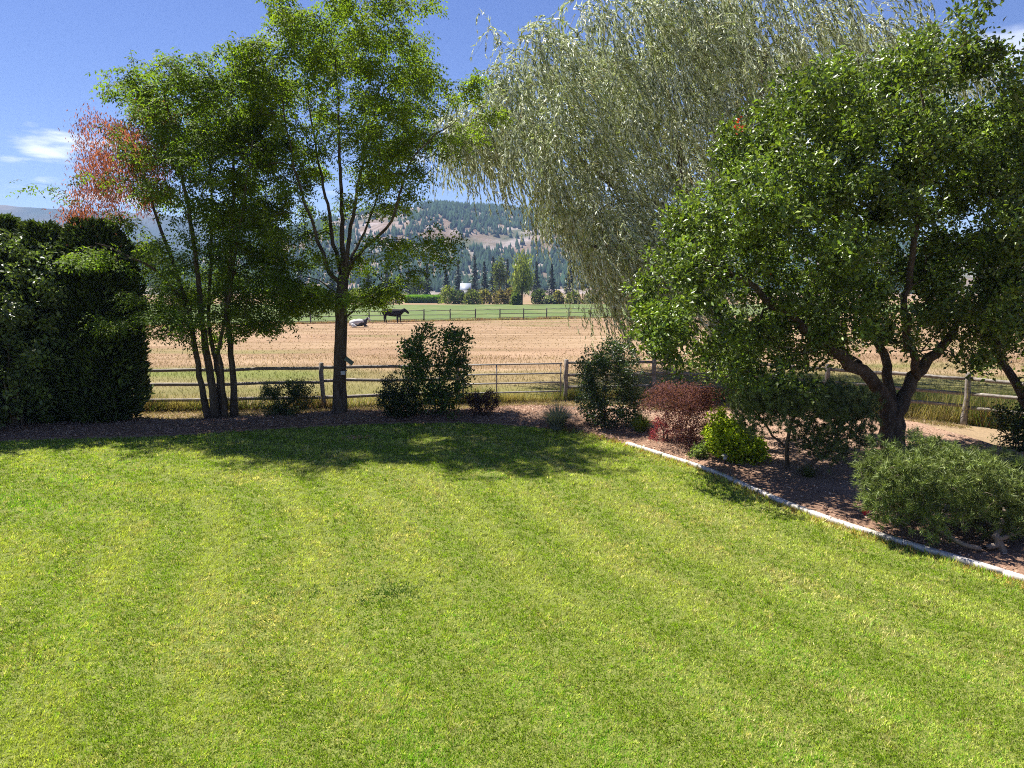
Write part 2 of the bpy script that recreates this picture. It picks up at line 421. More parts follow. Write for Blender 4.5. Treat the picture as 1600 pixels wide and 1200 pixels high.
# planting bed: bark mulch, gently mounded, dry litter towards the fence
def strip(A, B, ns, nt):
    def arc(P, n):
        d = np.r_[0, np.cumsum(np.linalg.norm(np.diff(P, axis=0), axis=1))]; u = np.linspace(0, d[-1], n)
        return np.stack([np.interp(u, d, P[:, 0]), np.interp(u, d, P[:, 1])], 1)
    return arc, ns, nt
def by_x(P, xs_): o = np.argsort(P[:, 0]); return np.interp(xs_, P[o, 0], P[o, 1])
bx = np.linspace(-18, 11, 300)
NT = 26
fy = by_x(FRONT, bx); byy = np.maximum(by_x(BACKB, bx), fy + .2)
tt = np.linspace(0, 1, NT)
X = np.repeat(bx[:, None], NT, 1); Y = fy[:, None] * (1 - tt) + byy[:, None] * tt
Y[:, 0] -= 0.02
bump_ = np.sin(np.pi * tt)[None] ** .6 * (0.07 + .07 * fbm(X * 1.3, Y * 1.3)) + 0.012
Zb = np.where(tt[None] == 0, 0.006, bump_); Zb[:, -1] = -0.04
V = np.stack([X, Y, Zb], -1).reshape(-1, 3)
i = (np.arange(len(bx) - 1)[:, None] * NT + np.arange(NT - 1)[None]).ravel()
Q = np.stack([i, i + NT, i + NT + 1, i + 1], 1)
dep = (Y - fy[:, None]); rightish = np.clip((X - 2.2) / 1.5, 0, 1) * np.clip((dep - 1.9) / 0.8 + (fbm(X * .8, Y * .8) - .5) * 2, 0, 1)
mul = np.array([.27, .165, .11]); lit = np.array([.33, .215, .15])
c = mul * (1 - rightish[..., None]) + lit * rightish[..., None]; c = c * (0.75 + .5 * fbm(X * 3, Y * 3)[..., None])
M_mulch = attr_mat('bark_mulch', 0.95, 0.1, 26, 0.45, 1.0, 0.05)
tag(mk('garden_bed', V, Q, M_mulch, None, c.reshape(-1, 3)), kind='structure')
def bed_z(x, y):
    f_ = by_x(FRONT, x); b_ = np.maximum(by_x(BACKB, x), f_ + .2); t_ = np.clip((y - f_) / (b_ - f_), 0, 1)
    return np.sin(np.pi * t_) ** .6 * (0.07 + .07 * fbm(x * 1.3, y * 1.3)) + .012

# green field beyond the far fence
FA, FB = ground(577, 503.5), ground(889, 497.5)
fdir = (FB - FA).normalized()
def farline(x): return FA.y + (x - FA.x) * fdir.y / fdir.x
V = []; xs2 = np.linspace(-170, 170, 60)
for x in xs2: V += [(x, farline(x) + 0.8, 0.004), (x, 172 + 3 * math.sin(x * .05), 0.004)]
Q = np.array([[2 * k, 2 * k + 2, 2 * k + 3, 2 * k + 1] for k in range(len(xs2) - 1)])
M_green = surf_mat('hay_field', [(0.3, (0.062, 0.10, 0.024)), (0.5, (0.092, 0.125, 0.032)), (0.7, (0.14, 0.15, 0.055))], 0.12, 9, 0.95, 0.7, 4, (1, .4, 1), 0.1, 'Object')
tag(mk('green_field', V, Q, M_green), kind='structure')

# ------------------------------------------------------------------ hills
def hill_mesh(name, xs, ys, hf, mat, colf):
    gx, gy = np.meshgrid(xs, ys); z = hf(gx, gy); V = np.stack([gx, gy, z], -1).reshape(-1, 3)
    nx = len(xs); i = (np.arange(len(ys) - 1)[:, None] * nx + np.arange(nx - 1)[None]).ravel()
    o = mk(name, V, np.stack([i, i + 1, i + 1 + nx, i + nx], 1), mat, None, colf(gx.ravel(), gy.ravel(), z.ravel()), True)
    return tag(o, kind='structure')
HY = 1150.0
ridge_px = [(-500, 440), (100, 425), (300, 395), (430, 365), (500, 347), (560, 334), (600, 326), (640, 327), (680, 318), (730, 321), (790, 327), (850, 333), (950, 340), (1100, 352), (1300, 372), (1600, 385), (2100, 420)]
rx = np.array([at(p, q, HY).x for p, q in ridge_px]); rz = np.array([at(p, q, HY).z for p, q in ridge_px])
def hill_h(x, y):
    top = np.interp(x * HY / np.maximum(y, 900), rx, rz)
    u = np.clip((y - 560) / (HY - 560), 0, 1); s = u * u * (3 - 2 * u)
    shelf = 0.10 * np.exp(-((u - .52) / .1) ** 2) * (0.5 + fbm(x * .004 + 9, y * .002)) 
    h = top * (0.42 * u + .58 * s + shelf * 1.0) + 26 * (fbm(x * .011, y * .011, 5) - .5) * np.sin(np.pi * np.clip(u, 0, .97)) ** .7
    back = np.clip((y - HY) / 700, 0, 1)
    return np.maximum(h * (1 - back * .6), -3) - 0.5
def hill_col(x, y, z):
    n = fbm(x * .02, y * .03 + 5, 4); r = fbm(x * .05 + 80, y * .05, 4)
    tan = np.array([.165, .12, .085]); scrub = np.array([.075, .085, .045]); rock = np.array([.30, .25, .23])
    a = np.clip((n - .42) * 6, 0, 1)[:, None]; b = np.clip((r - .55) * 8, 0, 1)[:, None]
    c = tan * a + scrub * (1 - a); return c * (1 - b) + rock * b
M_hill = attr_mat('hill_ground', 1, 0.05, 0.15, 0.3, 0.6, 3)
hill_mesh('hillside', np.linspace(-1200, 1200, 200), np.linspace(540, 1900, 120), hill_h, M_hill, hill_col)
MY = 2400.0
mx = [(-900, 335), (-300, 318), (0, 319), (60, 323), (130, 326), (220, 330), (300, 338), (400, 350), (520, 362), (650, 380), (900, 400), (1300, 395), (1700, 370), (2300, 350), (2800, 345)]
m_x = np.array([at(p, q, MY).x for p, q in mx]); m_z = np.array([at(p, q, MY).z for p, q in mx])
def mount_h(x, y):
    top = np.interp(x, m_x, m_z); u = np.clip((y - 1800) / (MY - 1800), 0, 1)
    return top * (u * .55 + .45 * u * u * (3 - 2 * u)) + 40 * (fbm(x * .005, y * .005, 5) - .5) * np.sin(np.pi * np.clip(u, 0, .98)) + 10 * (fbm(x * .02, y * .02) - .5) * u - 3
def mount_col(x, y, z):
    n = fbm(x * .004, y * .005 + 3, 5); a = np.clip((n - .5) * 5, 0, 1)[:, None]
    return np.array([.035, .05, .03]) * (1 - a) + np.array([.13, .11, .07]) * a
hill_mesh('mountain', np.linspace(-2900, 2900, 240), np.linspace(1780, 2550, 60), mount_h, attr_mat('mountain_forest', 1, 0.02, 0.02, 0.3, 0.5, 20), mount_col)

# forest on the hillside: thousands of small conifers that read as one cover
n = 26000
x = rng.uniform(-620, 620, n); y = 580 + 600 * rng.random(n) ** .8; x = x * y / HY * 1.15
z = hill_h(x, y); top = np.interp(x * HY / np.maximum(y, 900), rx, rz); frac = z / np.maximum(top, 5)
pxx = 800 + x / y * F
m1 = fbm(x * .012 + 31, y * .016 + 4, 4)
dens = np.clip((m1 - .27) * 8, 0.10, 1)
def clearing(cx, cy, rx_, ry_, k=.08):
    global dens
    h = (453 - 0) ; py = 453 - (z - HCAM) / y * F
    e = ((pxx - cx) / rx_) ** 2 + ((py - cy) / ry_) ** 2 + (fbm(x * .03, y * .03) - .5) * 1.4
    dens = np.where(e < 1, dens * k, dens)
clearing(580, 352, 60, 15); clearing(745, 381, 65, 8); clearing(800, 376, 60, 8); clearing(690, 372, 30, 8); clearing(640, 333, 40, 5); clearing(850, 392, 60, 8, .35); clearing(960, 400, 70, 12, .2)
keep = rng.random(n) < dens; x, y, z = x[keep], y[keep], z[keep]; n = len(x)
hgt = rng.uniform(3.5, 10.5, n); rad = hgt * rng.uniform(.2, .36, n)
SD = 5; ph = np.arange(SD) / SD * 2 * np.pi
P0 = np.stack([x, y, z - .5], 1)
def tier(z0, z1, rs):
    ring = P0[:, None] + np.stack([np.cos(ph)[None] * (rad * rs)[:, None], np.sin(ph)[None] * (rad * rs)[:, None], np.repeat((hgt * z0)[:, None], SD, 1)], -1) * (0.8 + .4 * rng.random((n, SD, 1)))
    tip = P0 + np.stack([0 * x, 0 * x, hgt * z1], 1)
    return np.concatenate([ring, tip[:, None]], 1)
W_ = tier(.06, 1.0, 1.0)
b = np.arange(n)[:, None, None] * (SD + 1)
t_ = np.array([[k, (k + 1) % SD, SD] for k in range(SD)])
Tt = (b + t_[None]).reshape(-1, 3)
cc = tint((.022, .042, .024), n, .3, .3)
tag(mk('hillside_forest', W_.reshape(-1, 3), Tt, M_forest, None, np.repeat(cc, SD + 1, 0)), 'mixed dark conifer cover across the far dry hillside', 'forest', kind='stuff')

# ------------------------------------------------------------------ lawn grass, pasture grass, mulch chips
def seg_dist(px_, py_, P):
    best = np.full(len(px_), 1e9)
    for a, b_ in zip(P[:-1], P[1:]):
        d = b_ - a; L2 = d @ d
        u = np.clip(((px_ - a[0]) * d[0] + (py_ - a[1]) * d[1]) / L2, 0, 1)
        best = np.minimum(best, np.hypot(px_ - a[0] - u * d[0], py_ - a[1] - u * d[1]))
    return best
KD = np.concatenate([gpts([(600, 640), (800, 655)]), KERB])
def lawn_field(x, y):
    dk = seg_dist(x, y, resample(KD, 1.0))
    stripe = np.sin(2 * np.pi * (dk + .25 * fbm(x * .35, y * .35)) / 1.25)
    n1 = fbm(x * .55 + 8, y * .55, 4); n2 = fbm(x * 2.3 + 90, y * 2.3 + 5, 4); n3 = fbm(x * .22 + 70, y * .22 + 30, 3)
    dry = np.clip((n1 - .56) * 5, 0, 1) * .55 + np.clip((n2 - .57) * 5, 0, 1) * .45
    streak = (np.exp(-((dk - 2.35 - .35 * (n1 - .5)) / .26) ** 2) + .6 * np.exp(-((dk - 3.7 - .4 * (n1 - .5)) / .2) ** 2)) * np.clip((n2 - .25) * 3.5, 0, 1.2) * ((y > 7.5) & (x > -2.5))
    dry = np.maximum(dry, streak * .95)
    edge = np.exp(-(dk / .22) ** 2) * .8
    lush = np.clip((n3 - .5) * 4, 0, 1) * np.clip(stripe * .5 + .5, 0, 1)
    p = ground(580, 925); dark = np.exp(-(((x - p.x) / .75) ** 2 + ((y - p.y) / .28) ** 2)) * np.clip((n2 - .35) * 4, 0, 1)
    return stripe, dry, edge, lush, dark, n2
def lawn_blades(nc, y0, y1, per):
    """grass in small clumps: each clump shares a lean and a colour, blades get broader further off"""
    y = y0 * (y1 / y0) ** rng.random(nc); x = (rng.random(nc) * 2 - 1) * (y * .80 + 1.0)
    ins = y < by_x(FRONT, x) + rng.normal(size=nc) * .02
    ins &= ~((x > KERB[0][0]) & (y > by_x(FRONT, x) - .03)) & (x > -17); x, y = x[ins], y[ins]; n = len(x)
    st, dry, edge, lush, dark, n2 = lawn_field(x, y)
    green = np.array([.23, .335, .03]); lime = np.array([.42, .475, .08]); straw = np.array([.55, .50, .20]); brown = np.array([.42, .27, .085]); deep = np.array([.07, .14, .02]); lushc = np.array([.20, .37, .02])
    k = np.clip(.5 + .55 * st + (rng.random(n) - .5) * .7, 0, 1)[:, None]
    c = green * (1 - k) + lime * k
    c = np.where((rng.random(n) < lush * .8)[:, None], lushc, c)
    c = np.where((rng.random(n) < .06 + dry * .62)[:, None], straw, c)
    c = np.where((rng.random(n) < edge * .7)[:, None], brown, c)
    c = np.where((rng.random(n) < dark)[:, None], deep, c)
    c = c * (1 + .32 * rng.normal(size=(n, 1))).clip(.3, 1.8)
    sz = .75 + .06 * np.clip(y, 4, 20)
    hgt = (.5 + .95 * rng.random(n)) * (1 + 1.4 * edge) * (.7 + .6 * n2)
    a = rng.random(n) * 6.283; le = .1 + .6 * rng.random(n); cx, cy_ = np.cos(a) * le + .28 * st, np.sin(a) * le + .25 * st
    m = per; r3 = lambda v: np.repeat(v, m, 0)
    B = np.stack([r3(x), r3(y), np.full(n * m, -.004)], 1) + rng.normal(size=(n * m, 3)) * [.017, .017, 0] * r3(sz)[:, None]
    D_ = norm(np.stack([r3(cx), r3(cy_), np.ones(n * m)], 1) + rng.normal(size=(n * m, 3)) * [.35, .35, .1])
    L = .028 * r3(hgt * sz) * (.7 + .6 * rng.random(n * m))
    cc = r3(c) * (1 + .12 * rng.normal(size=(n * m, 1))).clip(.6, 1.5)
    return blades(B, B + D_ * L[:, None], .0088 * r3(sz) ** 1.3 * (.7 + .6 * rng.random(n * m)), cc)
parts = [lawn_blades(205000, 3.4, 20.5, 5)]
def join(parts):
    o = 0; Ts = []
    for V, T, C in parts: Ts.append(T + o); o += len(V)
    return np.concatenate([p[0] for p in parts]), np.concatenate(Ts), np.concatenate([p[2] for p in parts])
V, T, C = join(parts)
tag(mk('lawn_grass', V, T, M_blade, None, C), 'short mown lime green grass with pale straw streaks in front', 'grass', kind='stuff')
print('lawn tris', len(T))

# pasture tufts beyond the near fence
GA, GM, GB = ground(506, 636), ground(884, 624), ground(1020, 622)
near_fence = np.array([ground(-150, 645)[:2], ground(225, 641)[:2], GA[:2], GM[:2], GB[:2], ground(1270, 634)[:2], ground(1506, 661)[:2], ground(1720, 690)[:2]])
def fence_y(x): return np.interp(x, near_fence[:, 0], near_fence[:, 1])
def pasture(n, y0, y1, ln, wd, k=1.0):
    y = y0 + (y1 - y0) * rng.random(n) ** 1.25; x = (rng.random(n) * 2 - 1) * (y * .78 + 2)
    ok = y > fence_y(x) + .1; x, y = x[ok], y[ok]; n = len(x)
    c = pasture_col(x, y) * (1 + .15 * rng.normal(size=(n, 1))).clip(.5, 1.7) * k
    L = ln * (.5 + rng.random(n)) * (.5 + fbm(x * .5, y * .5)); a = rng.random(n) * 6.28
    le = .2 + .7 * rng.random(n); D_ = norm(np.stack([np.cos(a) * le, np.sin(a) * le, np.ones(n)], 1)); B = np.stack([x, y, np.full(n, -.035)], 1)
    return blades(B, B + D_ * L[:, None], wd * (.6 + .8 * rng.random(n)) * (y / 30), c)
V, T, C = join([pasture(52000, 20, 38, .12, .019), pasture(24000, 36, 84, .055, .045)])
tag(mk('pasture_grass', V, T, M_blade, None, C), 'dry straw coloured grass of the cow pasture behind the rail fence', 'grass', kind='stuff')
# longer grass left unmown along the fence line
n = 46000; x = rng.uniform(-14.5, 13, n); off = np.abs(rng.normal(size=n)) * .35 - .12; y = fence_y(x) + off
dense = fbm(x * 1.4, y * 0 + 2, 3); ok = rng.random(n) < np.clip((dense - .2) * 2, .25, 1); x, y = x[ok], y[ok]; n = len(x)
g1 = np.array([.22, .25, .07]); g2 = np.array([.42, .34, .14]); g3 = np.array([.12, .19, .04]); g4 = np.array([.34, .21, .11])
mix = fbm(x * .9 + 4, y * .9, 3) + rng.normal(size=n) * .12
c = np.where((mix < .42)[:, None], g2, np.where((mix < .52)[:, None], g1, np.where((mix < .63)[:, None], g3, g4))) * (1 + .2 * rng.normal(size=(n, 1))).clip(.5, 1.6)
L = (.2 + .42 * rng.random(n) ** 1.4) * (.55 + .8 * fbm(x * .8, y * 0, 2)); L = np.where(x > 6.5, L * 1.7, L)
a = rng.random(n) * 6.28; le = .1 + .55 * rng.random(n)
B = np.stack([x, y, np.full(n, -.03)], 1); D_ = norm(np.stack([np.cos(a) * le + .15, np.sin(a) * le, np.ones(n)], 1))
V, T, C = blades(B, B + D_ * L[:, None], .014 * (.6 + .8 * rng.random(n)), c)
tag(mk('fence_line_grass', V, T, M_blade, None, C), 'long uncut yellow green grass along the foot of the near fence', 'grass', kind='stuff')
# tall weeds outside the fence on the right
n = 16000; x = rng.uniform(9.0, 16.5, n); y = fence_y(x) + .25 + rng.random(n) * 4.5
L = .35 + .55 * rng.random(n); a = rng.random(n) * 6.28; le = .15 + .6 * rng.random(n)
c = np.where((fbm(x * .8, y * .8, 3) > .5)[:, None], np.array([.26, .26, .09]), np.array([.16, .21, .06])) * (1 + .25 * rng.normal(size=(n, 1))).clip(.5, 1.6)
B = np.stack([x, y, np.full(n, -.03)], 1); D_ = norm(np.stack([np.cos(a) * le, np.sin(a) * le, np.ones(n)], 1))
V, T, C = blades(B, B + D_ * L[:, None], .02, c)
tag(mk('weed_patch', V, T, M_blade, None, C), 'tall pale green weeds growing outside the right hand fence', 'weeds', kind='stuff')
# short dry turf between bed and fence
n = 36000; x = rng.uniform(-15, 12, n); b_ = by_x(BACKB, x); y = b_ - .25 + (fence_y(x) - b_ + .5) * rng.random(n)
c = np.where((rng.random(n) < .2)[:, None], np.array([.20, .20, .07]), np.array([.29, .21, .12])) * (1 + .2 * rng.normal(size=(n, 1))).clip(.5, 1.6)
a = rng.random(n) * 6.28; le = .5 + rng.random(n); B = np.stack([x, y, np.where(y < b_, .03, -.03)], 1)
D_ = norm(np.stack([np.cos(a) * le, np.sin(a) * le, np.ones(n)], 1))
V, T, C = blades(B, B + D_ * (.05 + .07 * rng.random((n, 1))), .017, c)
tag(mk('dry_turf', V, T, M_blade, None, C), 'parched straw coloured turf strip between planting bed and rail fence', 'grass', kind='stuff')
# bark chips and litter
n = 30000; x = rng.uniform(-15, 11, n); f_ = by_x(FRONT, x); b_ = np.maximum(by_x(BACKB, x), f_ + .2); y = f_ + (b_ - f_) * rng.random(n) ** 1.2
y = np.maximum(y, f_ + .10)
pos = np.stack([x, y, bed_z(x, y) + .008 + .015 * rng.random(n)], 1); a = rng.random(n) * 6.28
ax = np.stack([np.cos(a), np.sin(a), .35 * rng.normal(size=n)], 1); nr = norm(rng.normal(size=(n, 3)) * .45 + [0, 0, 1])
pal = np.array([[.31, .185, .125], [.21, .125, .085], [.40, .265, .19], [.50, .37, .27], [.13, .08, .06]]); c = pal[rng.choice(5, n, p=[.34, .26, .2, .1, .1])] * (1 + .15 * rng.normal(size=(n, 1))).clip(.5, 1.5)
V, T, C = leaf_quads(pos, ax, nr, .035 + .06 * rng.random(n), .014 + .022 * rng.random(n), c, .05, .0)
tag(mk('bark_chips', V, T, attr_mat('chip', .9, .15, 40, .2, .2, .003), None, C), 'reddish brown bark chips spread over the planting bed', 'mulch', kind='stuff')

# ------------------------------------------------------------------ concrete edging
kk = resample(ke, 0.1)
for _ in range(60): kk[1:-1] = (kk[:-2] + 2 * kk[1:-1] + kk[2:]) / 4
kp = kk; d = np.r_[0, np.cumsum(np.linalg.norm(np.diff(kp, axis=0), axis=1))]
root = thing('garden_edging', 'white concrete garden edging curving between lawn and planting bed', 'edging', (kp[0][0], kp[0][1], 0))
prof = [(-.058, -.03), (-.056, .052), (-.048, .066), (-.03, .071), (.03, .071), (.048, .066), (.056, .05), (.058, -.03)]
s0 = 0.0
while s0 < d[-1] - .4:
    s1 = min(d[-1], s0 + rng.uniform(1.15, 1.6)); u = np.linspace(s0 + .007, s1 - .007, 12)
    P = np.stack([np.interp(u, d, kp[:, 0]), np.interp(u, d, kp[:, 1])], 1)
    t_ = norm(np.gradient(P, axis=0)); nn = np.stack([-t_[:, 1], t_[:, 0]], 1); jit = 0.0; zj = rng.normal() * .004
    V = np.array([[*(P[k] + nn[k] * (a + jit)), zj + zz_ + .0008 * rng.normal()] for k in range(12) for a, zz_ in prof])
    m = len(prof); T = []
    for k in range(11):
        for q in range(m):
            a, b_ = k * m + q, k * m + (q + 1) % m; T += [[a, a + m, b_ + m], [a, b_ + m, b_]]
    T += [[0, q, q + 1] for q in range(1, m - 1)] + [[11 * m, 11 * m + q + 1, 11 * m + q] for q in range(1, m - 1)]
    mk('edging_section', V, T, M_concrete, root); s0 = s1

# ------------------------------------------------------------------ fences
def pole_mesh(a, b, r0, r1, sides=8, segs=5, wob=.01, cap=True):
    a = np.array(a, float); b = np.array(b, float); u = np.linspace(0, 1, segs + 1)[:, None]
    P = a * (1 - u) + b * u; P[1:-1] += rng.normal(size=(segs - 1, 3)) * wob
    R = (r0 * (1 - u) + r1 * u).ravel() * (1 + .05 * rng.normal(size=segs + 1))
    if cap: P = np.concatenate([P, P[-1:] + (b - a) / np.linalg.norm(b - a) * r1 * .3]); R = np.r_[R, r1 * .55]
    return tubes([(P, R)], sides)
def rail_fence(name, label, cat, pts, post_h, rails, pr, rr, mat, group=None, slack=.02, skip_post=()):
    root = thing(name, label, cat, (pts[0][0], pts[0][1], 0), group)
    for k, p in enumerate(pts):
        if k in skip_post: continue
        h = post_h + rng.normal() * .02
        V, T = pole_mesh((p[0], p[1], -.15), (p[0] + rng.normal() * .012, p[1], h), pr * 1.05, pr * .95, 9)
        mk('post', V, T, mat, root, smooth=True)
    for k in range(len(pts) - 1):
        a, b = np.array(pts[k][:2]), np.array(pts[k + 1][:2]); dv = (b - a) / np.linalg.norm(b - a); nn = np.array([dv[1], -dv[0]]) * pr * -.6
        for h in rails:
            z0, z1 = h + rng.normal() * slack, h + rng.normal() * slack
            V, T = pole_mesh((*(a + nn - dv * .02), z0), (*(b + nn + dv * .02), z1), rr * rng.uniform(.9, 1.1), rr * rng.uniform(.85, 1.05), 7, 6, .012, False)
            mk('rail', V, T, mat, root, smooth=True)
    return root
G = lambda px, py: tuple(ground(px, py)[:2])
gate_l = G(716, 629.5)
rail_fence('rail_fence', 'brown round rail fence behind the locust trees, left of the metal gate', 'fence',
           [G(-130, 646), G(20, 643), G(262 - 60, 641.5), G(506, 636), gate_l], 1.36, (.30, .77, 1.22), .072, .052, M_wood, skip_post=(2,))
rail_fence('rail_fence', 'brown round rail fence right of the gate, half hidden behind dark shrub', 'fence',
           [G(884, 624), G(1021, 622), G(1160, 626)], 1.36, (.40, .80, 1.22), .072, .05, M_wood)
rail_fence('rail_fence', 'weathered rail fence at far right behind the fruit tree trunk', 'fence',
           [G(1164, 626), G(1290, 640), G(1506, 662), G(1760, 696)], 1.36, (.45, .84, 1.22), .074, .053, M_wood)
# five-bar steel gate
gr = thing('field_gate', 'thin barred metal field gate between two wooden posts', 'gate', (*G(800, 627), 0))
a, b = np.array(G(722, 629.3)), np.array(G(878, 624.2))
for h in (.28, .58, .88, 1.20):
    V, T = pole_mesh((*a, h + .02), (*b, h), .026, .026, 7, 3, 0, False); mk('gate_bar', V, T, M_steel, gr, smooth=True)
for u in (.015, .34, .985):
    p = a * (1 - u) + b * u; V, T = pole_mesh((*p, .1), (*p, 1.23), .022, .022, 7, 2, 0, False); mk('gate_upright', V, T, M_steel, gr, smooth=True)
# the single post in front of the cedar hedge
p = ground(116, 655)
V, T = pole_mesh((p.x, p.y, -.1), (p.x - .03, p.y, 1.72), .075, .068, 10)
o = mk('wooden_post', V, T, M_bark_pale, None, smooth=True); tag(o, 'single pale topped wooden post standing against the dark cedar hedge', 'post')
# far fence
sp = (FB - FA).length / 8
pts = [(FA + fdir * sp * k)[:2] for k in range(-9, 15)]
rail_fence('pasture_fence', 'long grey rail fence far across the pasture in front of green field', 'fence', pts, 1.38, (.25, .72, 1.22), .075, .04, M_wood_far, slack=.03)
n = 14000; u = rng.uniform(-9, 14, n) * sp; y0 = np.abs(rng.normal(size=n)) * .5 - .6
B = np.stack([FA.x + fdir.x * u, FA.y + fdir.y * u + y0, np.full(n, -.03)], 1); a = rng.random(n) * 6.28
L = (.1 + .35 * rng.random(n)) * (.4 + 1.1 * fbm(u * .6, u * 0, 3))
c = np.where((fbm(u * .5, u * 0 + 3) > .5)[:, None], np.array([.40, .24, .15]), np.array([.42, .33, .17])) * (1 + .2 * rng.normal(size=(n, 1))).clip(.5, 1.5)
V, T, C = blades(B, B + norm(np.stack([np.cos(a) * .5, np.sin(a) * .5, np.ones(n)], 1)) * L[:, None], .04, c)
tag(mk('far_fence_grass', V, T, M_blade, None, C), 'rusty dry grass along the foot of the far pasture fence', 'grass', kind='stuff')

# ================================================================== trees
def pxpoly(lst, D): return [at(p[0], p[1], D + (p[2] if len(p) > 2 else 0)) for p in lst]
LOCUST = (.12, .185, .02)
def locust(name, label, base, trunks, limbs, blobs, nt, Rd, cx, Rx, mleaf, dead=None, zmin=2.2, col=LOCUST):
    b = ground(*base); D = b.y; root = thing(name, label, 'tree', (b.x, b.y, 0)); sk = Skel(); k = 0
    for lst, rad in trunks: sk.poly(pxpoly(lst, D), rad, k, None, .3, .012); k += 1
    nk = k
    for lst, rad in limbs: sk.poly(pxpoly(lst, D), [q * .8 for q in rad], k, 1.5, .3, .02); k += 1
    tg = spray_targets(blobs, D, nt // 5, 5, Rd, cx, Rx, [.62, .62, .20])
    sk.grow(tg, .3, zmin, .35, .10); ch = sk.finish(.0055, .42)
    emit_wood(root, ch, M_bark, nk, 14, .05)
    T, B = term_dirs(sk, tg); m = mleaf
    pos = around(T, B, m, .42, .07); n = len(pos)
    ax = norm(np.repeat(B, m, 0) * [.7, .7, .1] + rng.normal(size=(n, 3)) * [.7, .7, .2] + [0, 0, -.35])
    nr = norm(rng.normal(size=(n, 3)) * .35 + [0, 0, 1])
    cl = np.repeat((1 + .22 * rng.normal(size=len(T))).clip(.55, 1.5), m)
    c = tint(col, n, .25, .4, cl); L = .24 + .14 * rng.random(n)
    V, Tt, C = pinnate(pos, ax, nr, L, 3, .046, .088, c)
    mk('crown', V, Tt, M_leaf, root, C, kind='stuff')
    if dead:
        db = blob_targets(dead, D, 460, Rd * .6, cx, Rx, .4); mm = 24
        pos = (db[:, None] + rng.normal(size=(len(db), mm, 3)) * [.15, .15, .14]).reshape(-1, 3); n = len(pos)
        ax = norm(rng.normal(size=(n, 3)) * .4 + [0, 0, -1.0]); nr = norm(rng.normal(size=(n, 3)))
        c = tint((.33, .15, .09), n, .35, .4)
        V, Tt, C = leaf_quads(pos, ax, nr,   .07 + .06 * rng.random(n), .026, c)
        o = mk('dried_leaves', V, Tt, M_dry, root, C, kind='stuff'); o['label'] = 'reddish brown withered leaf bunches'
    return root, sk, D

blobsA = [(540, 10, 100, 40), (450, 45, 60, 40), (640, 50, 50, 40), (560, 75, 100, 50), (480, 95, 80, 55), (650, 110, 45, 45), (415, 130, 60, 45, 1.4), (560, 160, 110, 50),
          (640, 185, 55, 50), (735, 185, 40, 22, 1.3), (722, 135, 32, 22, 1.3), (700, 220, 30, 25, .8), (455, 215, 55, 50), (560, 235, 90, 40), (625, 265, 50, 35), (430, 280, 45, 35, 1.3), (505, 300, 40, 25, .5), (600, 310, 50, 20, .5),
          (645, 378, 55, 13, 1.5), (700, 402, 35, 9, 2.2), (620, 415, 60, 16, 1.3), (580, 450, 50, 16, 1.3), (640, 345, 30, 16), (565, 400, 30, 20, .6),
          (470, 438, 40, 18, 1.2), (490, 470, 40, 16, 1.2), (480, 385, 30, 25, .8), (390, 200, 40, 40, 1.2), (450, 340, 40, 30)]
locA, skA, DA = locust('locust_tree', 'tall locust tree with one straight trunk forking into many upright stems', (530, 650),
    [([(530, 653), (531, 600), (532, 530), (534, 470), (537, 430)], [.24, .185, .17, .165, .14])],
    [([(533, 445), (515, 425, -.2), (498, 380, -.5), (478, 320, -.8), (455, 240, -1.1), (440, 150, -1.3)], [.085, .075, .06, .045, .03, .015]),
     ([(536, 440), (522, 380, .3), (512, 320, .5), (495, 240, .8), (478, 130, 1)], [.085, .07, .055, .04, .018]),
     ([(537, 430), (536, 360), (532, 280, .2), (528, 180, .2), (525, 70, .2)], [.10, .08, .06, .04, .018]),
     ([(540, 435), (546, 370, -.3), (558, 300, -.5), (575, 220, -.8), (600, 110, -1)], [.09, .07, .05, .035, .015]),
     ([(540, 440), (552, 400, .5), (575, 350, 1), (590, 300, 1.3), (620, 200, 1.6)], [.07, .055, .04, .03, .012]),
     ([(541, 425), (560, 398, -.6), (590, 368, -1.2), (612, 345, -1.5), (622, 305, -1.7), (650, 240, -1.9), (715, 190, -2.1)], [.07, .06, .05, .042, .035, .025, .012]),
     ([(538, 498), (549, 488, -.4), (562, 476, -.8), (592, 462, -1.2)], [.04, .035, .025, .012]),
     ([(533, 480), (520, 455, -.4), (500, 440, -.8), (470, 430, -1.2)], [.04, .03, .02, .012])],
    blobsA, 1450, 3.1, 550, 190, 9)
blobsB = [(245, 130, 55, 35), (205, 135, 25, 30, .7), (300, 165, 50, 50), (360, 120, 60, 45), (395, 180, 40, 50), (240, 200, 55, 40), (330, 230, 70, 50), (385, 280, 50, 60), (310, 300, 70, 50), (350, 340, 70, 40),
          (225, 270, 45, 35, .6), (170, 215, 30, 20, .5), (160, 300, 45, 25, .4), (170, 350, 45, 22, .8), (150, 395, 45, 20, 1), (130, 430, 30, 16, .9), (250, 390, 70, 30), (345, 400, 90, 45), (425, 400, 45, 45), (250, 450, 50, 35),
          (300, 470, 70, 40), (390, 470, 80, 38), (455, 455, 40, 35), (260, 510, 40, 30), (320, 500, 50, 25), (430, 500, 45, 14), (250, 535, 25, 14), (280, 160, 60, 50), (360, 200, 60, 60), (200, 420, 30, 20)]
deadB = [(130, 215, 16, 12), (150, 190, 16, 10), (165, 245, 25, 14), (250, 180, 22, 10), (232, 255, 24, 14), (145, 300, 22, 14), (185, 300, 26, 12), (210, 315, 20, 12), (130, 345, 18, 10), (112, 342, 16, 8), (175, 390, 28, 9), (240, 300, 16, 12), (258, 258, 14, 12), (200, 205, 24, 14), (215, 235, 40, 30), (190, 270, 40, 30), (150, 330, 30, 20)]
